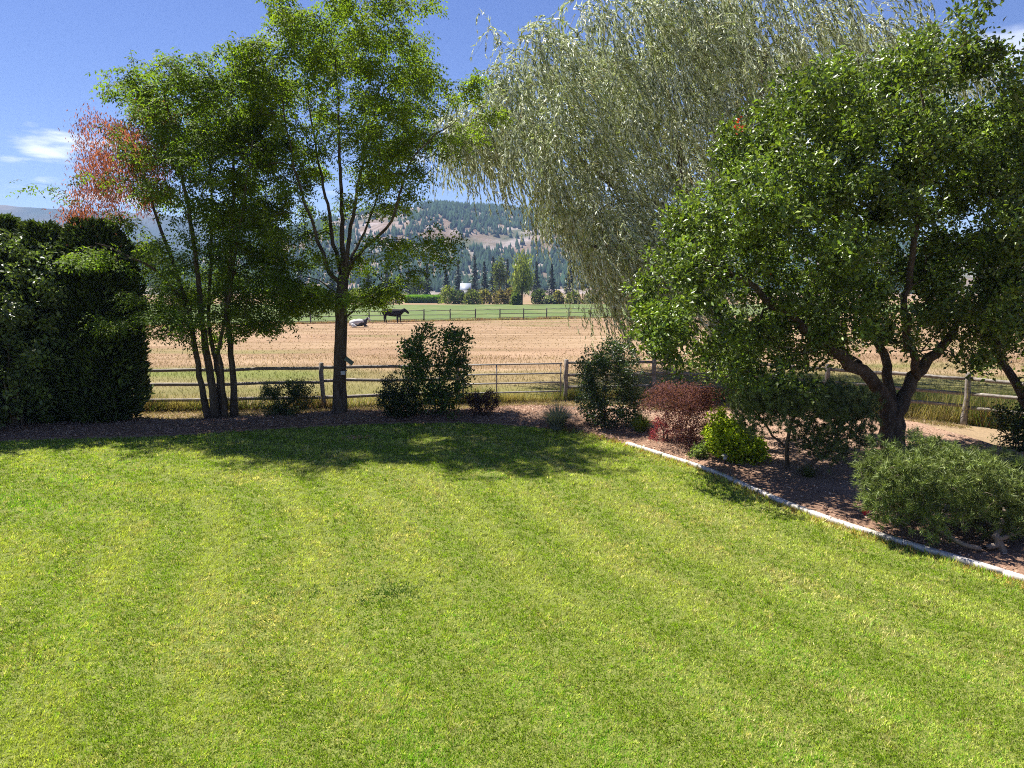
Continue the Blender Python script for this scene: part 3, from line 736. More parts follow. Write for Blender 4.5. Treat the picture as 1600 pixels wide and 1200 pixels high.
locust('locust_tree', 'locust tree with five slim stems and bunches of withered red brown leaves', (345, 655),
    [([(327, 657), (318, 620), (309, 570), (303, 530), (295, 490), (270, 410, .3), (245, 340, .5), (225, 270, .7), (200, 190, .9)], [.115, .085, .075, .07, .06, .05, .04, .03, .012]),
     ([(339, 658, -.15), (332, 610, -.1), (324, 555, 0), (318, 520, 0), (312, 460, 0), (300, 360, -.3), (280, 250, -.6), (255, 140, -.8)], [.13, .105, .095, .085, .07, .055, .035, .014]),
     ([(347, 657, .1), (345, 620, .1), (340, 575, .2), (333, 548, .3), (325, 500, .6), (330, 400, 1), (330, 280, 1.2), (320, 170, 1.3)], [.12, .085, .07, .06, .05, .04, .03, .012]),
     ([(352, 656, -.2), (350, 610, -.3), (345, 570, -.4), (341, 550, -.45), (349, 510, -.6), (358, 460, -.8), (375, 350, -1), (395, 220, -1.2)], [.09, .065, .055, .05, .045, .04, .03, .012]),
     ([(366, 654), (364, 610), (362, 570), (358, 520), (355, 470), (362, 380), (365, 270), (360, 130)], [.12, .09, .08, .07, .062, .05, .035, .014])],
    [([(300, 480), (270, 450, -.6), (240, 420, -1), (190, 395, -1.4), (150, 380, -1.7)], [.05, .045, .04, .03, .014])],
    blobsB, 1650, 2.8, 310, 190, 9, deadB, 2.0, (.095, .155, .02))

# ---- willow behind the fence
b = ground(1135, 606); DW = b.y + 3.0; b = Vector((at(1135, 590, DW).x, DW, 0))
root = thing('willow_tree', 'huge silvery weeping willow with wind swept hanging strands beyond the fence', 'tree', b)
sk = Skel()
sk.poly([b, at(1130, 540, DW), at(1115, 450, DW), at(1095, 380, DW)], [.55, .45, .42, .36], 0, None, .5, .02)
for k, (lst, rad) in enumerate([
    ([(1098, 390), (1060, 335, .3), (1020, 318, .8), (960, 290, 1.2), (880, 230, 1.4), (800, 170, 1.5)], [.26, .22, .18, .14, .09, .03]),
    ([(1095, 380), (1075, 300, .4), (1060, 230, .6), (1045, 160, .8), (1030, 105, 1), (1010, 40, 1)], [.28, .23, .18, .13, .08, .03]),
    ([(1098, 385), (1130, 300, -.8), (1160, 220, -1), (1190, 140, -1), (1200, 60, -1)], [.26, .2, .15, .1, .03]),
    ([(1100, 395), (1170, 330, .6), (1260, 250, 1), (1340, 160, 1.4), (1400, 80, 1.5)], [.26, .2, .15, .1, .03]),
    ([(1105, 420), (1050, 395, -.8), (985, 372, -1.4), (945, 380, -1.8), (910, 385, -2)], [.17, .13, .10, .07, .03]),
    ([(1080, 310), (1000, 220, 1.8), (930, 150, 2.6), (880, 95, 3)], [.15, .12, .08, .03])]):
    sk.poly(pxpoly(lst, DW), rad, k + 1, 2.0, .5, .05)
wb = [(845, 110, 40, 26, 1.3), (800, 130, 40, 26, 1.4), (900, 90, 55, 30), (980, 70, 65, 40), (1080, 55, 70, 45), (1180, 65, 65, 45), (1280, 75, 60, 40), (1380, 90, 55, 30), (722, 195, 28, 30, 2.6), (780, 175, 35, 25), (825, 215, 70, 45), (920, 200, 70, 55),
      (1020, 170, 70, 60), (885, 285, 45, 30), (955, 300, 65, 40), (1060, 260, 55, 50), (965, 368, 45, 22, 2.2), (925, 355, 25, 20, 1.4), (872, 270, 25, 20), (1450, 110, 35, 18), (1150, 180, 55, 60), (990, 400, 40, 30, 1.2), (1040, 390, 40, 30), (1510, 125, 30, 16), (1100, 20, 90, 30), (990, 420, 30, 18, 2.2), (950, 395, 30, 22, 2.0), (1000, 440, 40, 22, 2.2), (920, 335, 30, 25, 1.5)]
tg = blob_targets(wb, DW, 1050, 4.6, 1080, 400, .35)
sk.grow(tg, .6, 3.0, .4, .08); ch = sk.finish(.009, .42)
emit_wood(root, ch, M_bark, 1, 14, .07)
T, B = term_dirs(sk, tg)
ns = 6; n = len(T) * ns
tj = rng.normal(size=(len(T), 3)) * .4; S = np.repeat(T, ns, 0) + rng.normal(size=(n, 3)) * .2; dirv = norm(np.repeat(B * [1, 1, .3] + tj, ns, 0) + rng.normal(size=(n, 3)) * .16 + [0, 0, .3])
Ls = (1.3 + 1.7 * rng.random(n)); K = 11
wind = np.array([.34, -.05, 0]) + np.repeat(rng.normal(size=(len(T), 3)) * [.22, .15, 0], ns, 0) + rng.normal(size=(n, 3)) * [.05, .05, 0]
wind[:, 0] += np.clip((8 - S[:, 2]) / 4, 0, 1) * .45; Ls = Ls * (1 + .45 * np.clip((6.5 - S[:, 2]) / 2.5, 0, 1))
pts = np.zeros((n, K, 3)); p = S.copy(); v = dirv.copy(); pts[:, 0] = p
for k in range(1, K):
    v = norm(v + (np.array([0, 0, -1.0]) + wind) * (.34 + .12 * rng.random((n, 1))) + rng.normal(size=(n, 3)) * .05); p = p + v * (Ls / (K - 1))[:, None]; pts[:, k] = p
V, Tt = tubes([(pts[i_][::5], np.linspace(.008, .003, 3)) for i_ in range(0, n, 2)], 3)
o = mk('hanging_twigs', V, Tt, surf_mat('willow_twig', [(.3, (.20, .17, .06)), (.7, (.30, .27, .11))], 3, 2, .8, .1), root, kind='stuff')
per = 44; u = rng.random((n, per)) ** .9 * (K - 1.001); iu = u.astype(int); fu = (u - iu)[..., None]; ar = np.arange(n)[:, None]
pos = pts[ar, iu] * (1 - fu) + pts[ar, iu + 1] * fu; td = norm(pts[ar, iu + 1] - pts[ar, iu])
pos = pos.reshape(-1, 3); td = td.reshape(-1, 3); n2 = len(pos)
ax = norm(td + rng.normal(size=(n2, 3)) * .34 + [.10, 0, -.1]); nr = norm(rng.normal(size=(n2, 3)))
cl = np.repeat(np.repeat((1 + .28 * rng.normal(size=len(T))).clip(.45, 1.6), ns), per); c = tint((.21, .26, .085), n2, .25, .3, cl)
c = np.where((rng.random(n2) < .5)[:, None], np.array([.60, .64, .50]) * (1 + .15 * rng.normal(size=(n2, 1))), c)
V, Tt, C = blades(pos, pos + ax * (.13 + .10 * rng.random((n2, 1))), .046, c.clip(.01, .8))
mk('crown', V, Tt, M_willow, root, C, kind='stuff'); print('willow tris', len(Tt))

# ---- fruit trees on the right
def fruit_tree(label, base, trunk, limbs, blobs, nt, Rd, cx, Rx, m, zmin, red=None):
    b = ground(*base); D = b.y; root = thing('fruit_tree', label, 'tree', (b.x, b.y, 0)); sk = Skel()
    sk.poly(pxpoly(trunk[0], D), trunk[1], 0, None, .2, .02)
    for k, (lst, rad) in enumerate(limbs): sk.poly(pxpoly(lst, D), rad, k + 1, 1.2, .3, .03)
    tg = spray_targets(blobs, D, nt // 6, 6, Rd, cx, Rx, [.46, .46, .42], .35); lean = np.clip((at(cx, 400, D).x - tg[:, 0]) / 4.2, 0, 1); tg[:, 1] -= lean * 1.7; tg[:, 0] -= lean * .34; tg[:, 2] -= lean * .1; sk.grow(tg, .3, zmin, .3, .14); ch = sk.finish(.0055, .42)
    emit_wood(root, ch, M_bark, 1, 14, .04)
    broadleaf(root, sk, tg, m, .36, .10, .097, .054, (.10, .155, .027), M_gloss, .35, .4, .55, .1, clump=.3)
    if red:
        db = blob_targets(red, D, 8, .2, cx, Rx); db[:, 1] -= 1.6; pos = (db[:, None] + rng.normal(size=(len(db), 5, 3)) * .04).reshape(-1, 3); n = len(pos)
        V, Tt, C = leaf_quads(pos, rng.normal(size=(n, 3)), rng.normal(size=(n, 3)), .07, .03, tint((.40, .06, .03), n, .2, .2))
        o = mk('red_leaves', V, Tt, M_dry, root, C, kind='stuff'); o['label'] = 'few leaves turned bright red'
    return root
blobsC = [(1055, 450, 50, 75), (1100, 545, 60, 40), (1030, 505, 28, 35), (1180, 480, 75, 85), (1165, 565, 60, 28), (1120, 350, 50, 60), (1200, 330, 75, 85), (1170, 230, 40, 45), (1230, 190, 50, 50), (1300, 165, 60, 50), (1380, 165, 60, 50), (1450, 170, 50, 50),
          (1525, 200, 55, 50), (1300, 290, 85, 75), (1420, 300, 85, 75), (1530, 320, 75, 85), (1290, 430, 85, 75), (1400, 430, 85, 75), (1520, 440, 75, 60), (1260, 530, 60, 30), (1340, 505, 60, 25), (1450, 510, 60, 22), (1540, 505, 50, 25), (1440, 95, 7, 30, 3), (1210, 145, 12, 20, 1.5), (1340, 110, 25, 20), (1500, 150, 8, 20, 2), (1270, 125, 8, 24, 2.0), (1395, 105, 8, 24, 2), (1180, 170, 10, 20, 1.5), (1560, 215, 50, 45, 1.2), (1500, 190, 40, 40, 1.2), (1590, 250, 40, 60, 1.2), (1420, 545, 60, 14, .8), (1530, 540, 40, 14, .8)]
fruit_tree('broad leafy green fruit tree with thick forked trunk behind the low pines', (1393, 708),
    ([(1393, 712), (1394, 690), (1394, 665), (1395, 640)], [.33, .27, .26, .25]),
    [([(1392, 650), (1378, 618, -.1), (1358, 590, -.3), (1330, 570, -.6), (1300, 548, -.9), (1240, 500, -1.4), (1160, 440, -1.8), (1090, 400, -2)], [.17, .15, .14, .125, .11, .085, .05, .02]),
     ([(1394, 645), (1389, 605, .3), (1384, 570, .5), (1372, 530, .7), (1350, 430, 1), (1310, 300, 1.3), (1270, 200, 1.4)], [.13, .115, .10, .09, .07, .05, .02]),
     ([(1398, 648), (1412, 618, .1), (1432, 590, .2), (1450, 565, .3), (1475, 540, .4), (1510, 470, .6), (1560, 360, .6)], [.17, .15, .14, .12, .10, .06, .02]),
     ([(1432, 590, .2), (1428, 560, -.4), (1415, 520, -.9), (1420, 420, -1.4), (1440, 280, -1.7), (1440, 120, -1.8)], [.09, .08, .07, .06, .04, .012]),
     ([(1358, 590, -.3), (1330, 560, .8), (1280, 530, 1.8), (1200, 480, 2.4)], [.08, .07, .05, .02])],
    blobsC, 3000, 2.8, 1330, 330, 43, 2.0, [(1116, 222, 4, 16), (1150, 423, 5, 4)])
blobsD = [(1620, 270, 60, 70), (1660, 350, 80, 90), (1620, 420, 60, 60), (1690, 240, 60, 60), (1620, 200, 30, 35), (1600, 500, 50, 40), (1680, 480, 80, 60), (1585, 560, 40, 22), (1640, 570, 50, 30), (1590, 650, 18, 18, 1.2), (1760, 350, 70, 120), (1572, 545, 22, 18)]
fruit_tree('leafy fruit tree leaning in at the right edge of the garden', (1650, 708),
    ([(1650, 712), (1638, 680), (1618, 650), (1600, 622)], [.17, .14, .125, .115]),
    [([(1602, 626), (1588, 600, .1), (1573, 578, .2), (1560, 540, .4), (1590, 440, .6), (1600, 330, .7)], [.10, .095, .085, .07, .05, .02]),
     ([(1618, 650), (1640, 600, .5), (1660, 540, .8), (1690, 430, 1), (1690, 300, 1)], [.10, .09, .075, .05, .02])],
    blobsD, 760, 2.2, 1660, 150, 42, 1.2)

# ---- cedar hedge and lilac on the left
def cedar(label, px, py, top, hw, n, lean=0):
    b = ground(px, py); H = at(px, top, b.y).z; R = hw / F * b.y
    root = thing('cedar_tree', label, 'tree', (b.x, b.y, 0), 'sheared cedars of the hedge at the left')
    V, T = tubes([([(b.x, b.y, -.05), (b.x, b.y, H * .5), (b.x, b.y, H * .9)], [.13, .09, .02])], 8); mk('trunk', V, T, M_bark, root, smooth=True)
    u = rng.random(n) ** .85; th = rng.random(n) * 6.283
    prof = np.where(u < .12, .72 + u * 2.2, np.where(u < .6, 1.0, np.sqrt(np.clip(1 - ((u - .6) / .42) ** 2, 0, 1)))) 
    lump = .68 + .60 * fbm(th * 2.6 + px, u * 9, 4)
    r = R * prof * lump * (1 - .35 * rng.random(n) ** 2.2); zt = .08 + u * H * .98
    pos = np.stack([b.x + np.cos(th) * r + lean * u, b.y + np.sin(th) * r, zt], 1)
    outv = np.stack([np.cos(th), np.sin(th), np.full(n, .9)], 1)
    Vs = []
    for j in range(3):
        ax = norm(outv + rng.normal(size=(n, 3)) * .5)
        Vs.append(leaf_quads(pos + rng.normal(size=(n, 3)) * .03, ax, rng.normal(size=(n, 3)), .14 + .08 * rng.random(n), .065, tint((.045, .072, .018), n, .35, .4, np.where(fbm(th * 3 + px, u * 8, 2) > .68, 1.6, 1.0)), .05))
    # spiky leading shoots on top
    k = 200; th = rng.random(k) * 6.28; rr = R * .55 * np.sqrt(rng.random(k)); L = .15 + .45 * rng.random(k) * (1 - rr / R)
    pb = np.stack([b.x + lean + np.cos(th) * rr, b.y + np.sin(th) * rr, H * (.93 + 0 * rr) - rr * .5], 1)
    for j in range(6):
        q = pb + np.stack([.04 * rng.normal(size=k), .04 * rng.normal(size=k), L * j / 6], 1)
        Vs.append(leaf_quads(q, norm(rng.normal(size=(k, 3)) * .5 + [0, 0, 1]), rng.normal(size=(k, 3)), .11, .04, tint((.06, .10, .02), k, .25, .3), .05))
    V, T, C = join(Vs); mk('crown', V, T, M_needle, root, C, kind='stuff')
    # dense inner foliage so the sheared column is not see-through
    Vi = []; m = 14
    for q in range(m):
        uu = q / (m - 1); pr = .62 if uu < .6 else .62 * math.sqrt(max(0.02, 1 - ((uu - .6) / .41) ** 2))
        for a in range(12): Vi.append((b.x + lean * uu + math.cos(a * .5236) * R * pr * random.uniform(.85, 1.1), b.y + math.sin(a * .5236) * R * pr * random.uniform(.85, 1.1), .1 + uu * H * .93))
    Ti = [[q * 12 + a, q * 12 + (a + 1) % 12, (q + 1) * 12 + (a + 1) % 12, (q + 1) * 12 + a] for q in range(m - 1) for a in range(12)]
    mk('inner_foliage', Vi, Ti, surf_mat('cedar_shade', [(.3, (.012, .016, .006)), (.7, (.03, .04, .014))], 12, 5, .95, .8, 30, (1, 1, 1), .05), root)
cedar('dark sheared cedar nearest the rail fence, right end of the hedge', 166, 660, 348, 58, 9000)
cedar('dark sheared cedar behind the single wooden post', 92, 662, 352, 48, 6000)
cedar('dark cedar with pointed top showing above the lilac leaves', 30, 662, 340, 46, 5000)
cedar('dark cedar at the left edge of the photo', -50, 664, 338, 50, 4000)

def shrub(name, label, cat, base, blobs, nt, Rd, leaf, colr, mat=None, stems=5, wood=None, m=30, sig=.06, lb=.2, cx=None, Rx=None, amp=.25, yellow=.25, upn=.7, clump=.25, step=.15, out=.7, rt=.003, group=None, stem_r=.018):
    b = ground(*base); D = b.y; root = thing(name, label, cat, (b.x, b.y, 0), group); sk = Skel()
    bx_ = np.array([x[0] for x in blobs]); 
    cx = cx if cx is not None else (bx_.min() + bx_.max()) / 2
    Rx = Rx if Rx is not None else max(abs(x[0] - cx) + x[2] for x in blobs)
    tg = blob_targets(blobs, D, nt, Rd, cx, Rx, .4); tg[:, 2] = np.maximum(tg[:, 2], .06)
    for s in range(stems):
        t0 = tg[rng.integers(len(tg))]; p0 = np.array([b.x, b.y, -.03]) + np.r_[rng.normal(size=2) * .1, 0]; q = p0 * .45 + t0 * .55; q[2] = max(q[2], .1)
        q[:2] = p0[:2] * .6 + q[:2] * .4
        sk.poly([p0, q], [stem_r, stem_r * .7], s, None, step, .01)
    sk.grow(tg, step, -1, .3, .12, .6); ch = sk.finish(rt, .4)
    paths = [(P, R) for P, R, _, _ in ch]; st = [c for c in ch if c[2] >= 0]; tw = [c for c in ch if c[2] < 0]
    for P, R, _, _ in st:
        V, T = tubes([(P, R)], 6); mk('stem', V, T, wood or M_bark, root, smooth=True)
    V, T = tubes([(P, R) for P, R, _, _ in tw], 3); mk('twigs', V, T, wood or M_bark, root, smooth=True, kind='stuff')
    if m: broadleaf(root, sk, tg, m, lb, sig, leaf[0], leaf[1], colr, mat or M_gloss, amp, yellow, upn, .1, 'foliage', clump, out)
    return root, sk, tg
shrub('lilac_shrub', 'large dark lilac with shiny pale catching leaves at left edge before cedars', 'shrub', (30, 672),
      [(20, 420, 55, 60), (60, 440, 45, 60), (0, 520, 60, 70), (60, 530, 45, 70), (85, 470, 25, 40), (20, 600, 60, 50), (70, 600, 35, 45), (-40, 480, 60, 110), (-30, 610, 50, 60), (10, 640, 40, 18), (95, 520, 16, 40)],
      520, 1.2, (.115, .07), (.085, .125, .035), M_gloss, 8, None, 36, .10, .3, cx=10, Rx=110, stem_r=.035, step=.25)
shrub('box_shrub', 'low rounded dark box shrub between the two locust trunks', 'shrub', (447, 652), [(447, 622, 40, 24), (430, 610, 22, 14), (468, 608, 22, 14), (447, 640, 30, 12)], 190, .7, (.05, .026), (.045, .075, .02), M_gloss, 6, None, 40, .055, .15, upn=.5)
shrub('leafy_shrub', 'tall ragged broadleaf shrub with upright shoots in front of the gate', 'shrub', (690, 652),
      [(680, 590, 50, 45), (700, 550, 30, 35), (655, 560, 25, 25), (648, 535, 18, 18), (662, 518, 9, 12, 1.6), (640, 545, 14, 12), (715, 545, 14, 28, 1.3), (706, 522, 8, 14, 1.5), (728, 530, 7, 14, 1.5), (690, 625, 34, 22), (690, 530, 8, 12, 1.3), (725, 590, 10, 25), (630, 545, 8, 10), (666, 600, 30, 30)],
      330, .95, (.085, .055), (.06, .115, .022), M_gloss, 8, None, 24, .08, .2, stem_r=.022)
shrub('dark_shrub', 'dense dark low shrub at the left foot of the ragged broadleaf shrub', 'shrub', (622, 655), [(622, 610, 26, 32), (608, 622, 18, 24), (640, 620, 20, 28), (628, 640, 28, 12)], 200, .7, (.06, .034), (.038, .062, .02), M_gloss, 6, None, 34, .06, .16)
shrub('barberry_shrub', 'small dusky purple barberry beside the silver grass clump', 'shrub', (755, 653), [(755, 630, 22, 18), (742, 622, 14, 10), (768, 622, 14, 12)], 200, .4, (.04, .022), (.10, .06, .07), M_leaf, 8, None, 26, .04, .12, yellow=.1)
shrub('viburnum_shrub', 'tall dark shrub covering the fence right of the gate', 'shrub', (945, 668),
      [(945, 600, 42, 48), (925, 570, 24, 26), (960, 555, 28, 22), (985, 590, 20, 40), (920, 620, 20, 34), (950, 645, 40, 18), (975, 545, 16, 14), (955, 538, 14, 10), (990, 630, 14, 25)], 420, 1.0, (.065, .04), (.042, .07, .025), M_gloss, 9, None, 28, .07, .2)
# fine twiggy red barberry
rb, skr, tgr = shrub('barberry_shrub', 'wide twiggy dark red barberry between kerb and tall dark shrub', 'shrub', (1073, 698),
      [(1062, 620, 52, 20), (1010, 630, 14, 12), (1110, 612, 16, 8), (1068, 650, 34, 24), (1072, 678, 22, 16), (1040, 612, 20, 12), (1090, 620, 26, 16)], 900, .85, (.038, .024), (.14, .058, .07), M_leaf, 16, surf_mat('red_twig', [(.3, (.13, .06, .045)), (.7, (.24, .14, .11))], 8, 3, .9, .2), 17, .055, .25, yellow=.1, rt=.0034, stem_r=.009)
shrub('barberry_shrub', 'low bright crimson barberry sprays at left foot of the wide red barberry', 'shrub', (1040, 692), [(1032, 660, 12, 12), (1036, 680, 18, 9), (1025, 686, 12, 6), (1060, 688, 14, 8)], 110, .3, (.034, .02), (.27, .05, .08), M_leaf, 8, None, 18, .035, .1, yellow=.1)
shrub('golden_shrub', 'bright yellow green rounded shrub beside the small umbrella pine', 'shrub', (1147, 720),
      [(1135, 660, 20, 14), (1125, 685, 20, 24), (1150, 690, 34, 24), (1175, 700, 20, 16), (1130, 708, 22, 10), (1165, 712, 26, 8)], 280, .75, (.085, .048), (.31, .40, .035), M_leaf, 8, None, 26, .055, .15, yellow=.3, amp=.25, clump=.3)
shrub('perennial_plant', 'small pale green leafy plant at the kerb by the golden shrub', 'plant', (1092, 719), [(1090, 708, 14, 10), (1098, 700, 10, 8)], 50, .2, (.05, .03), (.14, .19, .06), M_leaf, 5, None, 20, .035, .08)
shrub('ground_shrub', 'dark leafy shrub under the leaning fruit tree at the right edge', 'shrub', (1595, 702), [(1588, 660, 22, 20), (1600, 690, 26, 14), (1625, 660, 40, 30), (1575, 695, 14, 8)], 180, .6, (.06, .035), (.045, .08, .02), M_gloss, 6, None, 26, .06, .15)
# branches with no leaves poking out of the red barberry's right side are part of its twigs

def tuft(name, label, cat, base, hpx, wpx, n, colr, w, mat=M_blade, tipc=None):
    b = ground(*base); H = hpx / F * b.y; R = wpx / F * b.y; root = thing(name, label, cat, (b.x, b.y, 0)); K = 4
    a = rng.random(n) * 6.283; sp = rng.random(n) ** .7; hh = H * (.6 + .5 * rng.random(n)); p0 = np.stack([b.x + .25 * R * sp * np.cos(a), b.y + .25 * R * sp * np.sin(a), np.full(n, .03)], 1)
    c = tint(colr, n, .2, .25); Vs = []; side = np.stack([-np.sin(a), np.cos(a), 0 * a], 1)
    pts = []
    for k in range(K + 1):
        u = k / K; pts.append(p0 + np.stack([np.cos(a) * R * sp * u ** 1.5, np.sin(a) * R * sp * u ** 1.5, hh * (u * 1.25 - .55 * sp * u * u * u)], 1))
    V = []; T = []
    for k in range(K + 1):
        ww = w * (1 - k / K) ** .6 + .0008; V.append(pts[k] - side * ww / 2); V.append(pts[k] + side * ww / 2)
    V = np.stack(V, 1); m = 2 * (K + 1); i = np.arange(n)[:, None] * m
    for k in range(K): T += [i + [2 * k, 2 * k + 1, 2 * k + 3], i + [2 * k, 2 * k + 3, 2 * k + 2]]
    mk('leaf_blades', V.reshape(-1, 3), np.concatenate(T), mat, root, np.repeat(c, m, 0), kind='stuff')
    return root
tuft('ornamental_grass', 'silvery blue clump of fine ornamental grass at the lawn edge', 'plant', (870, 672), 40, 38, 1300, (.26, .29, .25), .007)
tuft('daylily_plant', 'yellow green strap leaved daylily clump left of the crimson barberry', 'plant', (1000, 680), 34, 26, 420, (.17, .22, .05), .016)
tuft('grass_clump', 'loose straw coloured grass clump under the wide red barberry right side', 'plant', (1103, 690), 40, 20, 160, (.34, .28, .13), .008)
tuft('grass_clump', 'thin green weed clump at the foot of the umbrella pine', 'plant', (1262, 752), 24, 24, 200, (.12, .15, .05), .008)

# ---- pines
def pine(name, label, base, trunk_polys, blobs, nt, Rd, per, nl, nw, colr, cx, Rx, zmin, sig=.05, bark=None, upd=.6, shoots=3, rt=.006, back=0.0):
    b = ground(*base); D = b.y; root = thing(name, label, 'pine', (b.x, b.y, 0)); sk = Skel()
    for k, (lst, rad) in enumerate(trunk_polys): sk.poly(pxpoly(lst, D), rad, k, .8 if k else None, .15, .012)
    tg = blob_targets(blobs, D + back, nt, Rd, cx, Rx, .45); tg[:, 2] = np.maximum(tg[:, 2], .12)
    sk.grow(tg, .15, zmin, .3, .12, .5); ch = sk.finish(rt, .4); emit_wood(root, ch, bark or M_bark, 1, 12, .02)
    T, B = term_dirs(sk, tg); n = len(T) * shoots
    P0 = np.repeat(T, shoots, 0) + rng.normal(size=(n, 3)) * sig; d = norm(np.repeat(B, shoots, 0) * .5 + rng.normal(size=(n, 3)) * .45 + [0, 0, upd])
    Ls = .05 + .05 * rng.random(n)
    u = rng.random((n, per, 1)); q = (P0[:, None] + d[:, None] * u * Ls[:, None, None]).reshape(-1, 3); dd = np.repeat(d, per, 0)
    nd = norm(dd * .75 + norm(rng.normal(size=(n * per, 3))) * .85); cl = np.repeat((1 + .25 * rng.normal(size=n)).clip(.5, 1.7), per)
    c = tint(colr, n * per, .2, .3, cl)
    V, Tt, C = blades(q, q + nd * (nl * (.7 + .5 * rng.random((n * per, 1)))), nw, c); mk('needles', V, Tt, M_needle, root, C, kind='stuff')
    return root
pine('umbrella_pine', 'small flat topped dark pine with bent trunk in the bed', (1232, 742),
     [([(1232, 746), (1230, 720), (1228, 700), (1232, 680), (1240, 655)], [.05, .042, .038, .034, .025]),
      ([(1232, 742), (1255, 732, -.2), (1285, 712, -.4), (1305, 690, -.5), (1312, 660, -.5)], [.04, .036, .03, .025, .018]),
      ([(1229, 700), (1208, 680, .1), (1190, 660, .2), (1180, 635, .2)], [.025, .022, .018, .012])],
     [(1240, 622, 62, 26), (1180, 640, 24, 28), (1300, 632, 50, 30), (1335, 645, 22, 32), (1200, 612, 36, 12), (1280, 608, 60, 10), (1290, 675, 34, 26), (1215, 650, 30, 16), (1330, 680, 14, 16), (1280, 700, 26, 14), (1168, 660, 12, 18)],
     1000, 1.15, 32, .075, .0095, (.11, .15, .055), 1255, 105, .3, .05, back=-.25)
pine('mugo_pine', 'broad spreading low mugo pine on bare twisted stems beside the kerb', (1568, 868),
     [([(1568, 874), (1562, 850), (1556, 838, .05), (1566, 815, .25), (1572, 780, .6)], [.06, .052, .045, .035, .02]),
      ([(1558, 852), (1530, 855, -.05), (1505, 850, 0), (1482, 838, .1), (1475, 812, .35), (1474, 785, .6)], [.04, .036, .033, .03, .026, .016]),
      ([(1482, 838, .1), (1462, 826, .2), (1446, 806, .35), (1430, 785, .55), (1400, 770, .65)], [.025, .024, .022, .02, .014]),
      ([(1560, 842), (1585, 832, .2), (1610, 815, .4), (1640, 785, .6)], [.04, .035, .03, .02]),
      ([(1557, 840), (1535, 830, .4), (1522, 815, .6), (1530, 785, .8)], [.03, .026, .022, .016])],
     [(1385, 755, 36, 34), (1365, 770, 20, 24), (1430, 750, 44, 38), (1480, 745, 50, 44), (1470, 715, 40, 16), (1530, 765, 54, 40), (1590, 770, 50, 40), (1560, 735, 40, 20), (1440, 790, 36, 20), (1500, 790, 36, 18), (1575, 800, 50, 18), (1640, 780, 50, 50), (1405, 718, 14, 14), (1590, 735, 34, 14), (1400, 790, 22, 14), (1430, 815, 26, 12), (1540, 815, 40, 12), (1375, 800, 18, 10), (1610, 825, 40, 14)],
     1050, .7, 28, .10, .0105, (.15, .20, .058), 1490, 150, .12, .055, M_bark_pale, .5, 3, .005, .65)

# ------------------------------------------------------------------ middle distance: hedgerow, trees, crop, house
def far_bush(label, px, py, w, h, colr, n=260, mat=M_leaf, name='hedgerow_bush', D=None):
    b = ground(px, py); D = b.y; R = w / F * D; H = h / F * D
    root = thing(name, label, 'bush', (b.x, D, 0), 'bushes of the hedgerow beyond the green field')
    V, T = tubes([([(b.x, D, -.1), (b.x + .2, D, H * .6)], [.12, .03])], 5); mk('stem', V, T, M_bark, root)
    n = int(n * 2.2); th = rng.random(n) * 6.28; u = rng.random(n); v = rng.random(n) ** .4
    lump = .75 + .5 * fbm(th * 1.3 + px, u * 3, 2)
    r = R * v * np.sqrt(np.clip(1 - (u - .25) ** 2 / .6, .05, 1)) * lump
    pos = np.stack([b.x + np.cos(th) * r, D + np.sin(th) * r, u * H * (.75 + .4 * fbm(th * 2 + px, th * 0, 2))], 1)
    V, T, C = leaf_quads(pos, norm(rng.normal(size=(n, 3)) + [0, 0, .4]), rng.normal(size=(n, 3)), .55 + .4 * rng.random(n), .38, tint(colr, n, .3, .3), .1)
    mk('foliage', V, T, mat, root, C, kind='stuff')
def far_conifer(label, px, py, top, D, wpx, colr=(.028, .045, .022)):
    x = at(px, py, D).x; H = at(px, top, D).z; R = wpx / F * D
    root = thing('spruce_tree', label, 'tree', (x, D, 0), 'dark trees behind the hedgerow')
    V, T = tubes([([(x, D, -.2), (x, D, H * .95)], [H * .02, .03])], 5); mk('trunk', V, T, M_bark, root)
    n = 620; u = rng.random(n) ** .75; th = rng.random(n) * 6.28; r = R * (1 - u) ** .85 * (.35 + .65 * rng.random(n)) * (.8 + .4 * np.sin(u * 50 + th))
    pos = np.stack([x + np.cos(th) * r * .35, D + np.sin(th) * r * .35, H * (.1 + .9 * u)], 1)
    V, T, C = leaf_quads(pos, np.stack([np.cos(th), np.sin(th), -.25 + .3 * rng.normal(size=n)], 1), norm(rng.normal(size=(n, 3)) * .4 + [0, 0, 1]), np.maximum(r, .5), .35 + .5 * (1 - u), tint(colr, n, .3, .2), .1)
    mk('crown', V, T, M_needle, root, C, kind='stuff')
